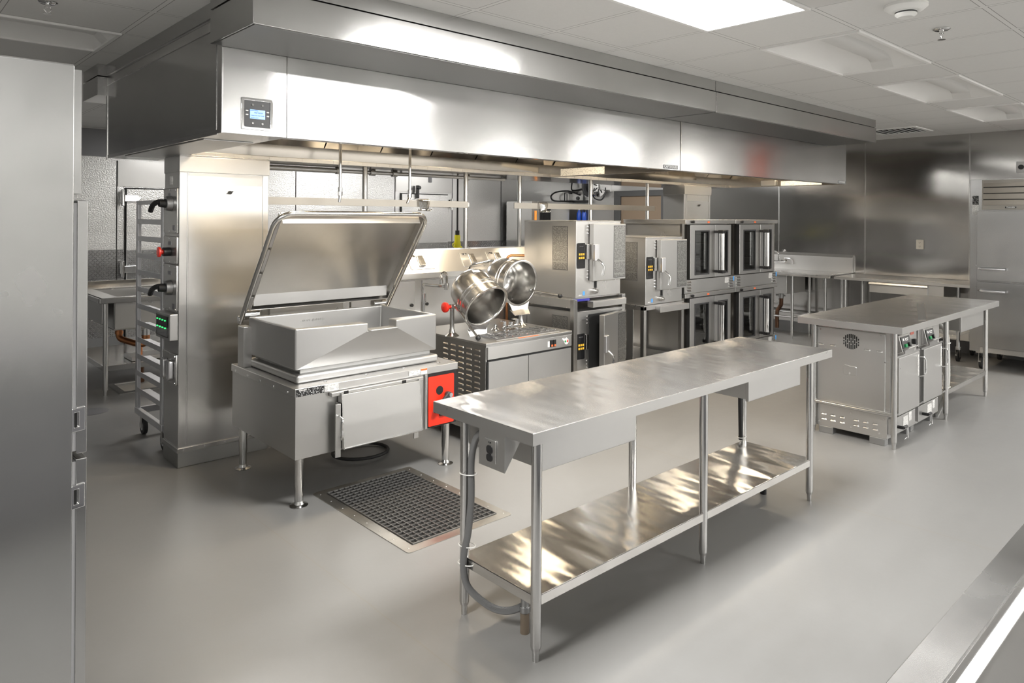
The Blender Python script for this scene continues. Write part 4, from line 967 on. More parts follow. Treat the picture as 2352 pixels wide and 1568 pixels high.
MB().box(LX[0]-.012, LX[2]+.012, LY[0]-.012, LY[1]+.012, .246, .252).box(LX[0]-.012, LX[2]+.012, LY[0]-.012, LY[0]-.008, .21, .252).box(LX[0]-.012, LX[2]+.012, LY[1]+.008, LY[1]+.012, .21, .252) \
    .box(LX[0]-.012, LX[0]-.008, LY[0], LY[1], .21, .252).box(LX[2]+.008, LX[2]+.012, LY[0], LY[1], .21, .252).build('undershelf', 'shelf', wt, bevel=.003)
def drawer(t, x0, x1, y0, y1, z0, z1):
    d = MB().box(x0, x1, y0, y0+.02, z0, z1).build('drawer', 'plain', t, bevel=.003)
    MB().box(x0+.012, x1-.006, y0+.02, y1, z0+.008, z1).build('drawer_box', 'plain', d)
    MB().box(x0+.001, x1-.001, y0+.006, y0+.02, z1, z1+.004).build('pull_gap', 'gap', d)
drawer(wt, 1.926, 2.52, 1.93, 2.40, .702, .846)
drawer(wt, 3.49, 4.085, 1.93, 2.40, .702, .846)
# bracket with duplex outlet under the left end
bk = MB().box(1.797, 1.801, 1.99, 2.14, .712, .856).prism([(1.801, .714), (1.91, .856), (1.801, .856)], 'y', 1.99, 1.993).prism([(1.801, .714), (1.91, .856), (1.801, .856)], 'y', 2.137, 2.14).build('outlet_bracket', 'plain', wt)
ob = MB().prism(rrect(2.035, 2.103, .735, .823, .004, 2), 'x', 1.791, 1.797).build('outlet_plate', 'plain', bk, bevel=.002)
MB().prism(rrect(2.052, 2.086, .770, .800, .011, 4), 'x', 1.788, 1.791).prism(rrect(2.052, 2.086, .740, .768, .011, 4), 'x', 1.788, 1.791).each('outlet_socket', 'black', bk)
text('A,28', .009, (1.7902, 2.069, .812), (0, -1, 0), (0, 0, 1), 'ink', bk)
# flexible conduit from the outlet down the rear leg into a floor stub
cd = thing('flexible_conduit', 'grey flexible conduit strapped to the left rear leg of the foreground worktable', 'conduit', (1.99, 2.08, 0))
ly = LY[1]
MB().tube(smooth_path([(1.86, 2.142, .812), (1.868, 2.20, .806), (1.885, 2.265, .76), (1.892, ly-.044, .66), (1.892, ly-.044, .5), (1.880, ly-.040, .36), (1.868, ly-.030, .28), (1.866, ly-.030, .20), (1.88, ly-.05, .13), (1.91, 2.21, .085), (1.945, 2.14, .078), (1.985, 2.085, .105), (1.992, 2.078, .135)], 7), .0145, 12).build('hose', 'conduit', cd)
MB().cyl((1.99, 2.076, .10), (1.99, 2.076, .205), .017).cyl((1.99, 2.076, .085), (1.99, 2.076, .11), .022).build('pipe_coupling', 'galv', cd, bevel=.002)
MB().cyl((1.99, 2.076, 0), (1.99, 2.076, .09), .0185).build('floor_stub', 'rust', cd)
for z, dx in ((.60, 0), (.30, -.008), (.225, -.012)):
    MB().tube([(1.893+dx*.5+.026*math.cos(R(a)), ly-.022+.047*math.sin(R(a)), z-.006*math.sin(R(a))) for a in range(0, 360, 20)], .0022, 6, True).build('cable_tie', 'white', cd)
c2 = thing('flexible_conduit', 'dark flexible conduit on the far rear leg of the foreground worktable', 'conduit', (4.073, 2.152, 0))
MB().tube(smooth_path([(3.95, 2.30, .79), (4.06, 2.33, .77), (4.128, ly-.008, .70), (4.135, ly, .55), (4.14, ly, .40), (4.145, ly, .27)], 6), .013, 10).build('hose', 'black', c2)
MB().cyl((4.073, 2.152, 0), (4.073, 2.152, .10), .019).cyl((4.073, 2.152, .10), (4.11, 2.25, .2), .013).build('floor_stub', 'black', c2)
MB().tube([(4.158+.036*math.cos(R(a)), ly+.024*math.sin(R(a)), .285) for a in range(0, 360, 20)], .0022, 6, True).build('cable_tie', 'white', c2)

# second worktable with holding cabinets beneath
x0, x1, y0, y1 = 5.465, 7.991, 1.842, 2.606
w2 = thing('worktable', 'wide stainless worktable at right standing over two holding cabinets', 'worktable', ((x0+x1)/2, (y0+y1)/2, 0))
table_top(w2, x0, x1, y0, y1, .907, .05)
QX, QY = (x0+.099, (x0+x1)/2, x1-.099), (y0+.086, y1-.086)
for x in QX:
    for y in QY: table_leg(w2, x, y, .86)
MB().cyl((QX[0], QY[0], .245), (QX[0], QY[1], .245), .016).build('cross_brace', 'tube', w2)
MB().box(QX[1]-.012, QX[2]+.012, QY[0]-.012, QY[1]+.012, .246, .252).box(QX[1], QX[2]+.012, QY[0]-.012, QY[0]-.008, .208, .252).box(QX[2]+.008, QX[2]+.012, QY[0], QY[1], .208, .252).box(QX[1], QX[2]+.012, QY[1]+.008, QY[1]+.012, .208, .252).build('undershelf', 'shelf', w2, bevel=.003)
MB().box(QX[0], QX[1], QY[0]-.006, QY[0]+.004, .238, .252).build('cross_brace', 'edge', w2)
MB().prism([(7.128, 2.284), (7.182, 2.239), (6.02, 1.861), (5.975, 1.898)], 'z', .907, .9075).build('clear_film_strip', 'plain', w2)
drawer(w2, 7.04, 7.71, 1.90, 2.5, .70, .853)
MB().box(6.19, 6.66, 1.935, 1.965, .822, .857).build('apron_rail', 'edge', w2)
c3 = thing('flexible_conduit', 'pale conduit strapped to the middle front leg of the right worktable', 'conduit', (QX[1]+.06, QY[0], 0))
MB().tube(smooth_path([(QX[1]+.05, QY[0]+.10, .80), (QX[1]+.052, QY[0]+.05, .775), (QX[1]+.055, QY[0]+.01, .70), (QX[1]+.052, QY[0], .5), (QX[1]+.05, QY[0], .3), (QX[1]+.035, QY[0]+.02, .17), (QX[1]+.03, QY[0]+.06, .05), (QX[1]+.03, QY[0]+.08, .005)], 6), .017, 12).build('hose', 'whitehose', c3)
for z in (.64, .27): MB().tube([(QX[1]+.025+.044*math.cos(R(a)), QY[0]+.026*math.sin(R(a)), z) for a in range(0, 360, 20)], .0022, 6, True).build('cable_tie', 'white', c3)
MB().cyl((QX[1]+.03, QY[0]+.08, 0), (QX[1]+.03, QY[0]+.08, .03), .02).build('floor_fitting', 'galv', c3)

def holding_cabinet(x, label):
    y0, y1, w = 1.955, 2.53, .50
    t = thing('holding_cabinet', label, 'holding cabinet', (x+w/2, (y0+y1)/2, 0), 'holding cabinets under the worktable')
    MB().box(x, x+w, y0+.012, y1, .225, .855).build('body', 'steel', t, bevel=.003)
    MB().box(x-.004, x+w, y0+.03, y1, .052, .222).build('base_section', 'steel_h', t, bevel=.003)
    MB().box(x-.010, x, y0+.045, y1-.02, .232, .83).build('side_panel', 'plain', t, bevel=.005)
    MB().prism([(2.205, .485), (2.30, .485), (2.305, .545), (2.29, .562), (2.25, .555), (2.22, .557), (2.20, .548)], 'x', x-.014, x-.009).build('pocket_plate', 'plain', t, bevel=.003)
    MB().cyl((x-.017, 2.253, .50), (x-.013, 2.253, .50), .007, seg=10).build('screw', 'chrome', t)
    mb = MB(); cy, cz = 2.245, .745
    for k in range(-4, 5):
        hh = math.sqrt(max(0, .062**2-(k*.0135)**2)); nseg = 2 if k % 2 else 3
        for q in range(nseg):
            a = -hh+2*hh*q/nseg; b = -hh+2*hh*(q+1)/nseg-.007
            mb.box(x-.0115, x-.0095, cy+k*.0135-.0042, cy+k*.0135+.0042, cz+a, cz+b)
    mb.build('fan_vent', 'gap', t)
    mb = MB()
    for yy in (2.475, 2.383, 2.127, 2.040): louvre(mb, x-.010, yy, .688, .048, .013, .008, 'x')
    for zz in (.142, .103):
        for yy in (2.452, 2.382, 2.312, 2.207, 2.138, 2.069): louvre(mb, x-.004, yy, zz, .042, .013, .008, 'x')
    mb.each('vent_louvre', 'edge', t)
    mb = MB()
    for yy, zz in ((2.48, .81), (2.245, .835), (2.03, .815), (2.0, .62)): mb.cyl((x-.0125, yy, zz), (x-.009, yy, zz), .006, seg=10)
    for yy, zz in ((2.49, .085), (2.245, .195), (2.245, .085), (2.01, .195), (2.04, .085)): mb.cyl((x-.0065, yy, zz), (x-.003, yy, zz), .006, seg=10)
    mb.each('screw', 'chrome', t)
    for yy in (2.44, 2.06): MB().box(x-.008, x+.06, yy-.06, yy+.05, .0, .052).build('foot_channel', 'galv', t, bevel=.003)
    for yy in (2.44, 2.06): MB().box(x+w-.06, x+w, yy-.06, yy+.05, .0, .062).build('foot_channel', 'galv', t)
    MB().box(x+.004, x+.034, y0+.002, y0+.013, .23, .80).build('hinge_strip', 'galv', t)
    d = MB().box(x+.04, x+w-.028, y0-.035, y0+.012, .232, .655).build('door', 'plain', t, bevel=.004)
    MB().box(x+.036, x+w, y0+.002, y0+.012, .655, .664).box(x+w-.026, x+w, y0+.004, y0+.0125, .23, .655).build('door_gap', 'gap', t)
    hd = MB().tube(smooth_path([(x+w-.045, y0-.035, .615), (x+w-.025, y0-.068, .61), (x+w-.012, y0-.075, .56), (x+w-.018, y0-.07, .48), (x+w-.045, y0-.035, .465)], 6), .006, 8).build('door_handle', 'chrome', d)
    MB().box(x+w-.075, x+w-.045, y0-.0375, y0-.035, .47, .635).build('hang_tag', 'print_tag', d)
    MB().box(x+w-.05, x+w-.02, y0-.02, y0-.002, .30, .46).build('latch_plate', 'edge', t, bevel=.002)
    MB().box(x, x+w-.004, y0-.004, y0+.012, .672, .85).build('fascia', 'steel_h', t, bevel=.002)
    MB().box(x, x+w, y0-.03, y0+.012, .655, .672).build('fascia_ledge', 'edge', t, bevel=.002)
    cp = MB().prism([(y0-.004, .685), (y0-.05, .70), (y0-.022, .815), (y0-.004, .825)], 'x', x+.065, x+.275).build('control_panel', 'edge', t, bevel=.003)
    M4 = Matrix.Translation((x+.17, y0-.0375, .762)) @ Matrix.Rotation(R(-13.7), 4, 'X')
    f = MB().box(-.085, .085, -.002, .002, -.042, .042); f.xf(M4); f.build('control_fascia', 'panelgrey', cp)
    b = MB().box(-.055, -.02, -.014, 0, -.036, -.012); b.xf(M4); b.build('power_switch', 'green', cp, bevel=.002)
    b = MB().cyl((.03, -.018, -.02), (.03, 0, -.02), .015); b.xf(M4); b.build('thermostat_knob', 'black', cp, bevel=.002)
    b = MB().box(-.06, -.035, -.0028, -.0018, .012, .03).box(.0, .05, -.0028, -.0018, .022, .028).box(.0, .04, -.0028, -.0018, .01, .015).box(-.012, -.002, -.0028, -.0018, .012, .03); b.xf(M4); b.each('control_mark', 'lightink', cp)
    MB().prism([(y0-.06, .685), (y0-.05, .685), (y0-.05, .715), (y0-.085, .735), (y0-.088, .73), (y0-.06, .71)], 'x', x+.085, x+.27).build('control_guard', 'edge', cp)
    if x < 6:
        MB().box(x+.36, x+.43, y0-.007, y0-.004, .79, .825).build('warning_sticker', 'redlabel', t)
        MB().box(x+.40, x+.435, y0-.03, y0-.004, .715, .755).build('selector_switch', 'black', t, bevel=.004)
    MB().box(x+.01, x+w-.03, y0-.006, y0+.03, .085, .205).build('drip_drawer', 'plain', t, bevel=.003)
    MB().box(x+.21, x+.31, y0-.008, y0-.006, .105, .185).box(x+.33, x+.385, y0-.008, y0-.006, .135, .2).each('drawer_label', 'print_tag', t)
    v = MB().cyl((x+.10, y0-.05, .135), (x+.10, y0-.004, .135), .012).cyl((x+.10, y0-.045, .135), (x+.17, y0-.045, .135), .011)
    v = v.build('drain_valve', 'black', t)
    MB().tube(smooth_path([(x+.17, y0-.045, .13), (x+.18, y0-.05, .09), (x+.17, y0-.055, .05), (x+.13, y0-.06, .062), (x+.10, y0-.055, .052)], 5), .0022, 6).build('tether_wire', 'chrome', v)
    return t
holding_cabinet(5.60, 'left holding cabinet under the right worktable, its vented side showing')
holding_cabinet(6.135, 'right holding cabinet under the right worktable, next to the middle leg')

# near counter cut by the lower right corner: rolled front rail, sunk deck
cz = .92
ct = thing('serving_counter', 'stainless counter edge with raised rounded rail in the lower right corner', 'counter', (1.9, .1, 0))
M['near'] = steel('near_counter_stainless', col=(.62, .62, .615), rough=.26, grain='N', wave=.003, dirt=.03)
MB().prism([(.443, cz-.05), (.443, cz-.002), (.440, cz), (.377, cz), (.372, cz+.004), (.369, cz+.020), (.362, cz+.026), (.352, cz+.024), (.346, cz+.012), (.342, cz+.002), (.24, cz-.004), (.24, cz-.05)], 'x', -2.2, 3.2).build('rolled_rail', 'near', ct, bevel=.002, seg=2, ang=50)
MB().box(-2.2, 3.2, -.5, .238, cz-.03, cz-.012).build('well_deck', 'greyplate', ct)
MB().box(-2.2, 3.2, -.5, .40, .12, cz-.051).build('cabinet_body', 'greyplate', ct)
MB().box(-2.15, 3.15, -.45, .34, 0, .12).build('toe_kick', 'gap', ct)
M['gasket'] = mat('pale_gasket', (.45, .45, .46), .5)
M['galv_light'] = steel('worn_floor_flange', col=(.55, .53, .49), rough=.36, grain='N', dirt=.18)
# ================================================================== near refrigerator at the left edge
rf = thing('reach_in_refrigerator', 'tall stainless refrigerator cut by the left picture edge', 'refrigerator', (.05, 2.76, 0))
fx, fy = .457, 2.367
MB().box(-.45, fx, fy, fy+.80, .14, 2.11).build('cabinet', 'fridge', rf, bevel=.003)
MB().box(-.448, fx-.002, fy+.002, fy+.798, 2.11, 2.1125).build('top_flange', 'edge', rf)
mb = MB()
for z0, z1 in ((.984, 1.721), (.2, .969)): mb.box(fx, fx+.012, fy+.012, fy+.78, z0+.008, z1-.008)
mb.build('door_gasket', 'gasket', rf)
for z0, z1, nm in ((.984, 1.721, 'upper'), (.2, .969, 'lower')):
    d = MB().box(fx+.010, fx+.038, fy+.006, fy+.79, z0, z1).build('door', 'fridge', rf, bevel=.003)
    zc = 1.085 if nm == 'upper' else .862
    MB().frame_prism([(fx-.002, zc-.036), (fx+.032, zc-.032), (fx+.032, zc+.036), (fx-.002, zc+.032)], [(fx+.004, zc-.022), (fx+.016, zc-.02), (fx+.016, zc+.022), (fx+.004, zc+.02)], 'y', fy-.001, fy+.008).build('latch_plate', 'chrome', d, bevel=.002)
    MB().box(fx+.003, fx+.017, fy+.0062, fy+.008, zc-.022, zc+.022).build('latch_recess', 'gap', d)
    hb = MB().tube(smooth_path([(fx+.036, fy+.10, zc), (fx+.046, fy+.13, zc), (fx+.050, fy+.20, zc), (fx+.048, fy+.36, zc), (fx+.042, fy+.42, zc)], 6), .017, 12)
    hb.build('door_handle', 'white', d)
MB().box(fx, fx+.02, fy+.01, fy+.79, 1.74, 2.10).build('louvre_fascia', 'fridge', rf)
for x in (-.40, .40):
    for y in (fy+.06, fy+.74): MB().cyl((x, y, 0), (x, y, .14), .03).build('leg', 'tube', rf)
# ================================================================== roll-in tray rack behind the left pier
rk = thing('tray_rack', 'tall aluminium tray rack on casters behind the left pier', 'rack', (1.87, 5.66, 0))
RX0, RX1, RY0, RY1 = 1.585, 2.15, 5.36, 5.965
for x in (RX0, RX1):
    for y in (RY0, RY1): MB().box(x-.013, x+.013, y-.025, y+.025, .195, 1.785).build('upright', 'alu', rk, bevel=.003)
for x, s in ((RX0, 1), (RX1, -1)):
    for k in range(11):
        z = .345+k*.1285
        MB().box(x-.012 if s > 0 else x+.009, x-.009 if s > 0 else x+.012, RY0-.02, RY1-.025, z-.022, z+.016).box(x-.009, x+.012, RY0-.02, RY1-.025, z-.022, z-.019) .box(x+.010*s, x+.075*s, RY0+.02, RY1-.03, z-.012, z-.009).build('tray_runner', 'alu', rk)
    MB().box(x-.016, x+.016, RY0-.03, RY1+.03, .155, .20).build('base_rail', 'alu', rk, bevel=.003)
    MB().box(x-.012, x+.012, RY0, RY1, 1.755, 1.785).build('top_rail', 'alu', rk)
for y in (RY0, RY1): MB().box(RX0, RX1, y-.012, y+.012, 1.755, 1.785).build('top_rail', 'alu', rk)
for y in (RY0, RY1): MB().box(RX0, RX1, y-.016, y+.016, .155, .20).build('base_rail', 'alu', rk)
for x in (RX0+.03, RX1-.03):
    for y in (RY0+.05, RY1-.05):
        c = MB().cyl((x-.014, y, .0625), (x+.014, y, .0625), .0625, seg=24).build('caster', 'rubber', rk, bevel=.004)
        MB().cyl((x-.016, y, .0625), (x+.016, y, .0625), .032, seg=20).build('hub', 'alu', c)
        MB().box(x-.022, x-.018, y-.02, y+.02, .05, .15).box(x+.018, x+.022, y-.02, y+.02, .05, .15).box(x-.03, x+.03, y-.03, y+.03, .146, .156).build('fork', 'castermetal', c)
# ================================================================== prep sink by the cold room
sk = thing('prep_sink', 'stainless prep sink on legs with copper drain, left of the tall pier', 'sink', (2.15, 8.0, 0))
sx0, sx1, sy0, sy1 = 1.63, 2.75, 7.35, 8.62
zt = .905
MB().frame_prism([(sx0, sy0), (sx1, sy0), (sx1, sy1), (sx0, sy1)], [(sx0+.16, sy0+.09), (sx1-.16, sy0+.09), (sx1-.16, sy1-.25), (sx0+.16, sy1-.25)], 'z', zt-.008, zt).build('drainboard', 'shelf', sk)
MB().box(sx0-.004, sx1+.004, sy0-.004, sy0+.03, zt-.05, zt).box(sx0-.004, sx0+.03, sy0, sy1, zt-.05, zt).box(sx1-.03, sx1+.004, sy0, sy1, zt-.05, zt).build('rolled_rim', 'edge', sk, bevel=.008)
MB().box(sx0, sx1, sy1-.01, sy1+.03, zt-.05, zt+.06).build('backsplash', 'hood_dark', sk, bevel=.004)
bw = MB()
b0, b1, c0, c1, zb = sx0+.13, sx1-.13, sy0+.07, sy1-.22, .60
bw.box(b0, b1, c0, c0+.02, zb, zt-.008).box(b0, b1, c1-.02, c1, zb, zt-.008).box(b0, b0+.02, c0, c1, zb, zt-.008).box(b1-.02, b1, c0, c1, zb, zt-.008).box(b0, b1, c0, c1, zb-.01, zb+.006)
bw.build('bowl', 'steel_h', sk, bevel=.01)
MB().box(sx0+.03, sx0+.05, c0, c1+.1, .66, zt-.008).build('side_apron', 'plain', sk)
for x in (sx0+.06, sx1-.06):
    for y in (sy0+.055, sy1-.08): MB().cyl((x, y, .05), (x, y, zt-.02), .0215).cyl((x, y, 0), (x, y, .055), .016).build('leg', 'tube', sk)
MB().box(sx0+.05, sx1-.05, sy0+.05, sy1-.08, .262, .270).box(sx0+.05, sx1-.05, sy0+.046, sy0+.05, .22, .27).box(sx0+.046, sx0+.05, sy0+.05, sy1-.08, .22, .27).build('undershelf', 'wallsteel', sk, bevel=.003)
MB().box(sx0+.30, sx0+.80, sy0+.12, sy0+.40, .272, .31).build('shelf_pan', 'plain', sk, bevel=.006)
dp = MB().tube(smooth_path([(1.90, 7.80, .60), (1.90, 7.80, .51), (1.905, 7.78, .46), (1.95, 7.72, .435), (2.01, 7.62, .415), (2.06, 7.58, .41), (2.08, 7.57, .44), (2.08, 7.57, .50), (2.08, 7.57, .60)], 6), .030, 12)
dp.cyl((2.03, 7.60, .27), (2.03, 7.60, .41), .03).cyl((1.90, 7.80, .50), (1.90, 7.80, .53), .038).cyl((2.08, 7.57, .46), (2.08, 7.57, .50), .038)
dp.build('copper_drain', 'copper', sk)
MB().cyl((2.08, 7.57, .50), (2.08, 7.57, .60), .034).cyl((2.07, 7.53, .57), (1.97, 7.50, .565), .006).build('drain_fitting', 'chrome', sk)
MB().tube(smooth_path([(2.05, 7.62, .262), (2.05, 7.64, .15), (2.06, 7.66, .03)], 4), .035, 10).build('waste_pipe', 'oldcopper', sk)
mb = MB()
for k in range(14): mb.tube([(2.0+k*.03, 7.40, zt+.014), (2.0+k*.03, 7.42, zt+.04), (2.0+k*.03, 7.43, zt+.042), (2.0+k*.03, 7.435, zt+.014)], .013, 8)
tag(mb.build('folded_towel', 'paper', org=(2.2, 7.47, zt)), 'ribbed white towel roll lying on the rim of the left prep sink', 'towel')
fs = thing('floor_sink', 'white enamel floor sink set in the floor below the left prep sink', 'floor drain', (2.05, 7.6, 0))
MB().frame_prism([(1.80, 7.36), (2.40, 7.36), (2.40, 7.86), (1.80, 7.86)], [(1.86, 7.42), (2.34, 7.42), (2.34, 7.80), (1.86, 7.80)], 'z', 0, .006).build('frame', 'galv', fs)
MB().box(1.86, 2.34, 7.42, 7.80, 0, .003).box(1.86, 2.34, 7.79, 7.80, 0, .012).build('basin', 'basin', fs)
tag(MB().lathe([(0, .004), (.11, .004), (.125, .002), (.125, 0), (0, 0)], (1.47, 6.87, 0), (0, 0, 1), 28).build('floor_cleanout', 'greyplate', org=(1.47, 6.87, 0)), 'dark round cleanout cover in the floor beside the near refrigerator', 'floor drain')
# ================================================================== trough grate in the floor
fg = thing('floor_grate', 'steel grid grate over a trough drain in the floor before the braising pan', 'floor grate', (2.37, 3.46, 0))
gx0, gx1, gy0, gy1 = 2.085, 2.66, 3.005, 3.915
MB().frame_prism(rrect(2.02, 2.722, 2.945, 3.968, .02, 3), rrect(gx0, gx1, gy0, gy1, .004, 3), 'z', 0, .004).build('flange', 'galv_light', fg)
MB().box(gx0, gx1, gy0, gy1, .0002, .0012).build('trough_bottom', 'gap', fg)
mb = MB()
nx, ny = 15, 24
for k in range(nx+1): x = gx0+.006+(gx1-gx0-.012)*k/nx; mb.box(x-.0014, x+.0014, gy0+.004, gy1-.004, .003, .011)
for k in range(ny+1): y = gy0+.006+(gy1-gy0-.012)*k/ny; mb.box(gx0+.004, gx1-.004, y-.0014, y+.0014, .003, .0105)
mb.build('bar_grid', 'grate', fg)
mb = MB()
for k in range(8):
    for x in (2.05, 2.692): mb.sphere((x, 2.99+k*.133, .004), .006, 8, (1, 1, .4))
mb.each('flange_rivet', 'galv', fg)
M['placeholder_orange'] = mat('placeholder_orange', (.9, .12, .03), .7)  # for the added panel that the right hood mirrors
EXPO = 0.
# ================================================================== right wall: refrigerator
r2 = thing('reach_in_refrigerator', 'stainless refrigerator with louvred top and two half doors by the right wall', 'refrigerator', (9.66, 1.9, 0))
fx, fy1, fy0 = 9.26, 2.418, 1.40
MB().box(fx, XR-.06, fy0, fy1, .20, 2.13).build('cabinet', 'fridge', r2, bevel=.004)
MB().box(fx-.004, fx, fy0, 2.30, 1.792, 2.118).build('louvre_recess', 'gap', r2)
mb = MB()
for k in range(4):
    mb.obox(Matrix.Translation((fx-.008, (fy0+2.295)/2, 1.868+k*.068)) @ Matrix.Rotation(R(-10), 4, 'Y'), .003, (2.295-fy0)/2, .029)
mb.box(fx-.016, fx-.004, fy0, 2.295, 2.085, 2.12).box(fx-.018, fx, 2.29, 2.30, 1.79, 2.122).box(fx-.014, fx-.004, fy0, 2.295, 1.79, 1.838)
mb.build('louvres', 'railsteel', r2)
bg = MB().box(fx-.018, fx-.014, 1.975, 2.085, 1.803, 1.825).build('maker_badge', 'chrome', r2)
MB().box(fx-.0185, fx-.018, 1.978, 2.082, 1.805, 1.823).build('badge_face', 'black', bg)
text('TRAULSEN', .017, (fx-.0187, 2.03, 1.814), (0, -1, 0), (0, 0, 1), 'lightink', bg, bold=.0005)
MB().box(fx-.003, fx, 2.335, 2.395, 1.845, 1.945).build('controller_label', 'print_black', r2)
MB().box(fx-.003, fx, 2.335, 2.400, 1.735, 1.845).build('notice_label', 'print_tag', r2)
for z0, z1, hz in ((1.0, 1.775, 1.135), (.262, .985, .89)):
    d = MB().box(fx-.055, fx-.004, fy0, 2.338, z0, z1).build('door', 'fridge', r2, bevel=.004)
    MB().tube(smooth_path([(fx-.056, 2.295, hz), (fx-.09, 2.285, hz), (fx-.098, 2.25, hz), (fx-.096, 2.13, hz), (fx-.088, 2.06, hz)], 6), .0155, 12).build('door_handle', 'alu', d)
    MB().cyl((fx-.06, 2.318, hz), (fx-.05, 2.318, hz), .007).cyl((fx-.012, 2.352, hz+.03), (fx-.004, 2.352, hz+.03), .007).build('strike_bolt', 'chrome', d)
MB().box(fx-.02, fx, fy0, 2.31, .20, .255).build('kick_panel', 'steel_h', r2)
for x in (fx+.08, XR-.16):
    for y in (fy0+.08, fy1-.10):
        c = MB().cyl((x, y-.016, .066), (x, y+.016, .066), .066, seg=24).build('caster', 'rubber', r2, bevel=.004)
        MB().box(x-.03, x+.03, y-.024, y-.02, .05, .18).box(x-.03, x+.03, y+.02, y+.024, .05, .18).box(x-.05, x+.05, y-.045, y+.045, .18, .2).box(x-.09, x-.03, y-.012, y+.012, .085, .10).build('fork', 'castermetal', c)
# worktop on casters
wx0 = 9.53
rt = thing('worktable', 'stainless wall worktable on casters between the corner sink and the refrigerator', 'worktable', (9.9, 3.27, 0))
table_top(rt, wx0, XR-.03, 2.47, 4.055, .915, .036)
for x in (wx0+.06, XR-.10):
    for y in (2.62, 3.93):
        MB().cyl((x, y, .16), (x, y, .885), .0207).build('leg', 'tube', rt)
        c = MB().cyl((x, y-.014, .0635), (x, y+.014, .0635), .0635, seg=24).build('caster', 'rubber', rt, bevel=.004)
        MB().box(x-.025, x+.025, y-.02, y-.017, .05, .14).box(x-.025, x+.025, y+.017, y+.02, .05, .14).cyl((x, y, .14), (x, y, .17), .03).box(x-.08, x-.02, y-.01, y+.01, .08, .09).build('fork', 'castermetal', c)
MB().box(wx0+.05, XR-.09, 2.61, 3.94, .30, .306).box(wx0+.046, wx0+.05, 2.61, 3.94, .265, .306).build('undershelf', 'shelf', rt, bevel=.003)
dw = MB().box(wx0-.01, wx0+.01, 2.93, 3.60, .745, .862).build('drawer', 'steel_h', rt, bevel=.003)
MB().prism([(wx0-.035, .852), (wx0-.01, .835), (wx0-.01, .875), (wx0-.03, .868)], 'y', 2.925, 3.605).build('drawer_pull', 'steel_h', dw, bevel=.002)
MB().box(wx0+.01, wx0+.55, 2.76, 2.93, .73, .875).box(wx0+.01, wx0+.55, 2.93, 3.58, .755, .86).build('drawer_housing', 'plain', dw)
# corner sink with tall backsplash
cs = thing('wall_sink', 'stainless two-bowl sink with high backsplash in the corner behind the ovens', 'sink', (9.88, 5.3, 0))
a0, a1 = 4.085, 6.6
zt = .925
MB().box(9.49, XR-.05, a0, a1, zt-.008, zt).box(9.485, 9.515, a0, a1, zt-.042, zt+.004).box(9.49, XR-.05, a0, a0+.012, zt-.04, zt+.012).build('drainboard', 'top', cs, bevel=.004)
MB().prism([(XR-.055, zt), (XR-.055, 1.135), (XR-.015, 1.175), (XR-.004, 1.175), (XR-.004, zt)], 'y', a0, a1).build('backsplash', 'steel_h', cs, bevel=.002)
for b0 in (4.72, 5.5): MB().box(9.56, XR-.12, b0, b0+.6, .62, zt-.008).build('bowl', 'plain', cs, bevel=.008)
for x in (9.60, XR-.12):
    for y in (4.20, 4.66, 6.4): MB().cyl((x, y, .05), (x, y, zt-.02), .0207).cyl((x, y, 0), (x, y, .055), .013).build('leg', 'tube', cs)
MB().cyl((9.60, 4.66, .30), (9.60, 6.4, .30), .014).cyl((XR-.12, 4.20, .30), (XR-.12, 6.4, .30), .014).cyl((9.60, 4.66, .30), (XR-.12, 4.66, .30), .014).build('cross_brace', 'tube', cs)
MB().tube(smooth_path([(9.80, 4.92, .62), (9.80, 4.92, .45), (9.805, 4.94, .41), (9.80, 4.96, .37), (9.79, 4.975, .33), (9.79, 4.975, .10)], 5), .028, 12).build('drain_pipe', 'oldcopper', cs)
MB().cyl((9.80, 4.92, .53), (9.80, 4.92, .62), .034).cyl((9.80, 4.86, .57), (9.80, 5.0, .57), .012).build('drain_fitting', 'galv', cs)
f_ = MB().cyl((XR-.055, 5.08, 1.04), (XR-.12, 5.08, 1.04), .022).cyl((XR-.12, 5.02, 1.035), (XR-.12, 5.24, 1.035), .018).tube(smooth_path([(XR-.12, 5.13, 1.04), (XR-.12, 5.13, 1.12), (XR-.13, 5.14, 1.17), (XR-.17, 5.18, 1.19), (XR-.25, 5.25, 1.15)], 5), .011, 10).cyl((XR-.12, 5.02, 1.04), (XR-.17, 4.99, 1.06), .012)
f_.build('faucet', 'chrome', cs)
MB().tube(smooth_path([(XR-.056, 5.07, 1.085), (XR-.075, 4.98, 1.085), (XR-.075, 4.945, 1.06), (XR-.075, 4.938, 1.0)], 6), .009, 10).build('overflow_lever', 'alu', cs)
# wall outlets
t = thing('wall_outlet', 'ivory wall outlet on the steel wall above the worktable', 'outlet', (XR, 3.245, 1.28))
MB().prism(rrect(3.20, 3.29, 1.285, 1.41, .006, 2), 'x', XR-.012, XR).build('cover_plate', 'ivory', t, bevel=.004)
for z in (1.372, 1.323): 
    s_ = MB().prism(rrect(3.226, 3.264, z-.017, z+.017, .012, 4), 'x', XR-.015, XR-.012).build('socket', 'ivory', t)
    MB().box(XR-.0155, XR-.015, 3.236, 3.239, z-.004, z+.008).box(XR-.0155, XR-.015, 3.251, 3.254, z-.004, z+.008).cyl((XR-.0155, 3.245, z-.010), (XR-.015, 3.245, z-.010), .003).each('socket_slot', 'ink', s_)
t = thing('power_receptacle', 'black round power receptacle above the right refrigerator', 'outlet', (XR, 2.15, 2.25))
MB().prism(rrect(2.10, 2.195, 2.245, 2.375, .004, 2), 'x', XR-.012, XR).build('cover_plate', 'plain', t, bevel=.003)
MB().cyl((XR-.018, 2.147, 2.31), (XR-.012, 2.147, 2.31), .03).build('socket', 'black', t)

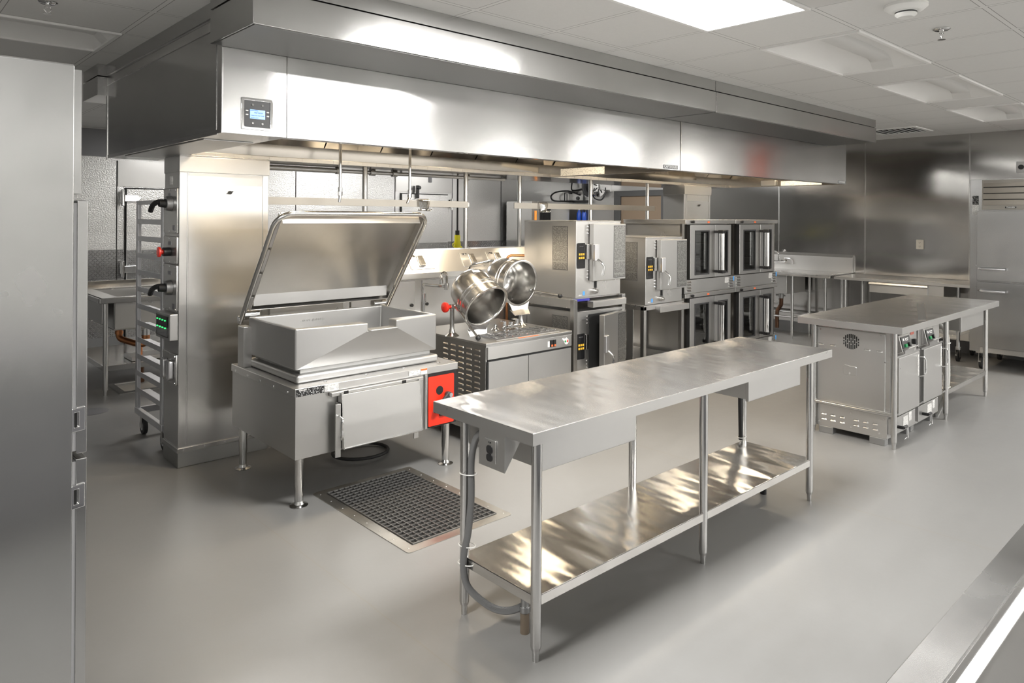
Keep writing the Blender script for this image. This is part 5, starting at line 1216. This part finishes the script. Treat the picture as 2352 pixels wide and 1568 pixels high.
# ================================================================== far corner: hose reel, warewasher, bottles, cord
hr = thing('hose_reel', 'stainless hose reel with black hose mounted on the far right wall beside the door', 'hose reel', (10.1, 8.72, 2.1))
MB().cyl((10.02, 8.55, 2.25), (10.02, 8.60, 2.25), .20, seg=36).build('reel_disc', 'chrome', hr, bevel=.01)
MB().cyl((10.02, 8.60, 2.25), (10.02, 8.76, 2.25), .13, seg=30).build('hose_coil', 'black', hr)
MB().cyl((10.02, 8.76, 2.25), (10.02, 8.80, 2.25), .20, seg=36).build('reel_disc', 'panelgrey', hr, bevel=.01)
MB().box(10.02, XR, 8.48, 8.54, 2.18, 2.40).box(XR-.02, XR, 8.45, 8.85, 2.15, 2.45).build('bracket', 'plain', hr, bevel=.004)
mb = MB()
for k in range(8): mb.obox(Matrix.Translation((10.02, 8.545, 2.25)) @ Matrix.Rotation(R(45*k+10), 4, 'Y') @ Matrix.Translation((.10, 0, 0)), .045, .004, .008)
mb.build('disc_slots', 'ink', hr)
MB().tube(smooth_path([(9.98, 8.66, 2.10), (9.97, 8.6, 2.02), (9.98, 8.45, 2.0), (10.02, 8.40, 2.12), (10.05, 8.42, 2.22)], 6), .012, 8).build('hose_end', 'black', hr)
wp = thing('wall_water_manifold', 'black looped hose and pipe manifold with gauge on the far right wall', 'pipework', (10.2, 9.3, 2.0))
MB().tube(smooth_path([(10.12, 9.10, 2.10), (10.12, 9.4, 2.18), (10.12, 9.72, 2.17), (10.12, 9.87, 2.10), (10.12, 9.84, 2.02), (10.12, 9.7, 1.99), (10.12, 9.3, 1.985)], 7), .016, 10).build('looped_hose', 'black', wp)
MB().tube([(10.18, 9.56, 1.99), (10.18, 9.56, 2.15), (10.18, 9.06, 2.15), (10.18, 9.06, 1.99)], .012, 8).tube([(10.18, 9.50, 1.99), (10.18, 9.50, 2.13)], .01, 8).cyl((10.18, 9.38, 2.15), (10.12, 9.38, 2.15), .028).box(10.15, 10.22, 8.95, 9.32, 1.96, 2.0).build('pipework', 'black', wp)
MB().cyl((10.17, 9.19, 2.04), (10.14, 9.19, 2.04), .036).build('pressure_gauge', 'panelgrey', wp)
MB().box(10.2, XR, 9.12, 9.24, 2.12, 2.24).build('junction_box', 'plain', wp, bevel=.004)
MB().tube(smooth_path([(10.16, 9.35, 2.34), (10.16, 9.36, 2.22), (10.16, 9.28, 2.19), (10.16, 9.06, 2.22)], 5), .014, 8).build('feed_hose', 'black', wp)
MB().cyl((10.18, 8.93, 1.975), (10.18, 9.70, 1.975), .012).build('drying_rod', 'chrome', wp)
for y, lab, h in ((9.19, 'blue spray bottle with clear neck hanging on the far wall, left of the pair', .19), (9.06, 'blue spray bottle with black trigger hanging on the far wall, right of the pair', .17)):
    t = thing('spray_bottle', lab, 'bottle', (10.19, y, 1.60), 'spray bottles on the far wall')
    MB().lathe([(0, 0), (.042, 0), (.045, .01), (.045, .15), (.02, .2), (.018, .23), (0, .23)], (10.19, y, 1.60)).build('bottle', 'blue', t)
    if y > 9.1: MB().cyl((10.19, y, 1.82), (10.19, y, 1.90), .03).build('cap', 'white', t)
    else: MB().box(10.15, 10.21, y-.03, y+.02, 1.83, 1.87).box(10.14, 10.16, y-.06, y-.02, 1.78, 1.87).build('trigger', 'black', t, bevel=.004)
MB_ = MB().box(XR-.10, XR, 9.0, 9.26, 1.585, 1.60).build('bottle_shelf', 'plain', org=(XR, 9.1, 1.585)); tag(MB_, 'small steel shelf under the blue spray bottles on the far wall', 'shelf')
ww = thing('warewasher', 'stainless warewasher with a dark vent, seen between the rack posts', 'dishwasher', (9.3, 9.5, 0))
MB().box(8.95, 9.95, 9.22, 9.9, .25, 1.965).build('hood_body', 'steel', ww, bevel=.006)
MB().box(9.16, 9.43, 9.212, 9.22, 1.45, 1.83).build('vent_opening', 'gap', ww)
mb = MB()
for k in range(14): mb.box(9.17+k*.0195, 9.174+k*.0195, 9.206, 9.213, 1.45, 1.83)
for k in range(12): mb.box(9.16, 9.43, 9.206, 9.213, 1.46+k*.032, 1.463+k*.032)
mb.build('vent_grid', 'black', ww)
for x in (9.0, 9.9):
    for y in (9.28, 9.84): MB().cyl((x, y, 0), (x, y, .25), .025).build('leg', 'tube', ww)
MB().box(8.1, 8.95, 9.25, 9.9, .84, .88).build('dish_landing', 'top', ww, bevel=.004)
for x in (8.14, 8.9): MB().cyl((x, 9.3, 0), (x, 9.3, .84), .02).build('leg', 'tube', ww)
ob = thing('orange_brush_handle', 'orange upright handle seen above the upper steamer', 'brush', (8.97, 9.14, .88))
MB().cyl((8.97, 9.14, 1.1), (8.97, 9.14, 1.79), .022).build('grip', 'orange', ob, bevel=.004)
MB().cyl((8.97, 9.14, .9), (8.97, 9.14, 1.1), .016).build('shaft', 'alu', ob)
MB().box(8.93, 9.01, 9.10, 9.18, .0, .9).build('holder', 'galv', ob)
t = thing('pendant_outlet', 'yellow rubber outlet hanging on a black cord behind the cooking line', 'outlet', (5.35, 6.8, 1.3))
yx, yy = 5.348, 6.80
MB().cyl((yx, yy, 1.50), (yx, yy, ZC), .011).build('cord', 'black', t)
MB().cyl((yx, yy, 1.455), (yx, yy, 1.51), .026).build('cord_grip', 'rubber', t, bevel=.004)
MB().lathe([(0, .155), (.032, .155), (.036, .13), (.034, .09), (.040, .05), (.042, .01), (.040, 0), (0, 0)], (yx, yy, 1.30)).cyl((yx-.04, yy, 1.31), (yx+.062, yy, 1.306), .012).tube([(yx-.055+.014*math.cos(R(a)), yy, 1.335+.022*math.sin(R(a))) for a in range(0, 360, 30)], .005, 6, True).build('outlet_body', 'yellow', t)
t = tag(MB().box(XR-.03, XR, 1.40, 1.74, 2.16, 2.74).build('orange_placeholder', 'placeholder_orange', org=(XR, 1.58, 2.16)), 'orange banner added out of view to be mirrored in the right hood', 'placeholder')  # added unseen panel, makes the orange stripe mirrored in the hood front

# ================================================================== camera and render look
cam_d = bpy.data.cameras.new('camera'); cam = bpy.data.objects.new('camera', cam_d); COL.objects.link(cam); SC.camera = cam
F_PX, YAW, ROLL, SYP, HC = 1632.956, .827829, .005917, 497.34, 1.6808
fw = Vector((math.cos(YAW), math.sin(YAW), 0)); rt_ = Vector((math.sin(YAW), -math.cos(YAW), 0)); up = Vector((0, 0, 1))
r3 = rt_*math.cos(ROLL) + up*math.sin(ROLL); u3 = -rt_*math.sin(ROLL) + up*math.cos(ROLL)
cam.matrix_world = Matrix(((r3.x, u3.x, -fw.x, 0), (r3.y, u3.y, -fw.y, 0), (r3.z, u3.z, -fw.z, HC), (0, 0, 0, 1)))
cam_d.sensor_width = 36.; cam_d.lens = F_PX/2352*36.; cam_d.shift_y = (SYP-784)/2352; cam_d.clip_start = .05; cam_d.clip_end = 100
wd = bpy.data.worlds.new('world'); SC.world = wd; wd.use_nodes = True
wd.node_tree.nodes['Background'].inputs[0].default_value = (.5, .5, .5, 1); wd.node_tree.nodes['Background'].inputs[1].default_value = .05
vs = SC.view_settings; vs.view_transform = 'Standard'; vs.look = 'None'; vs.exposure = EXPO; vs.gamma = 1; vs.use_curve_mapping = False
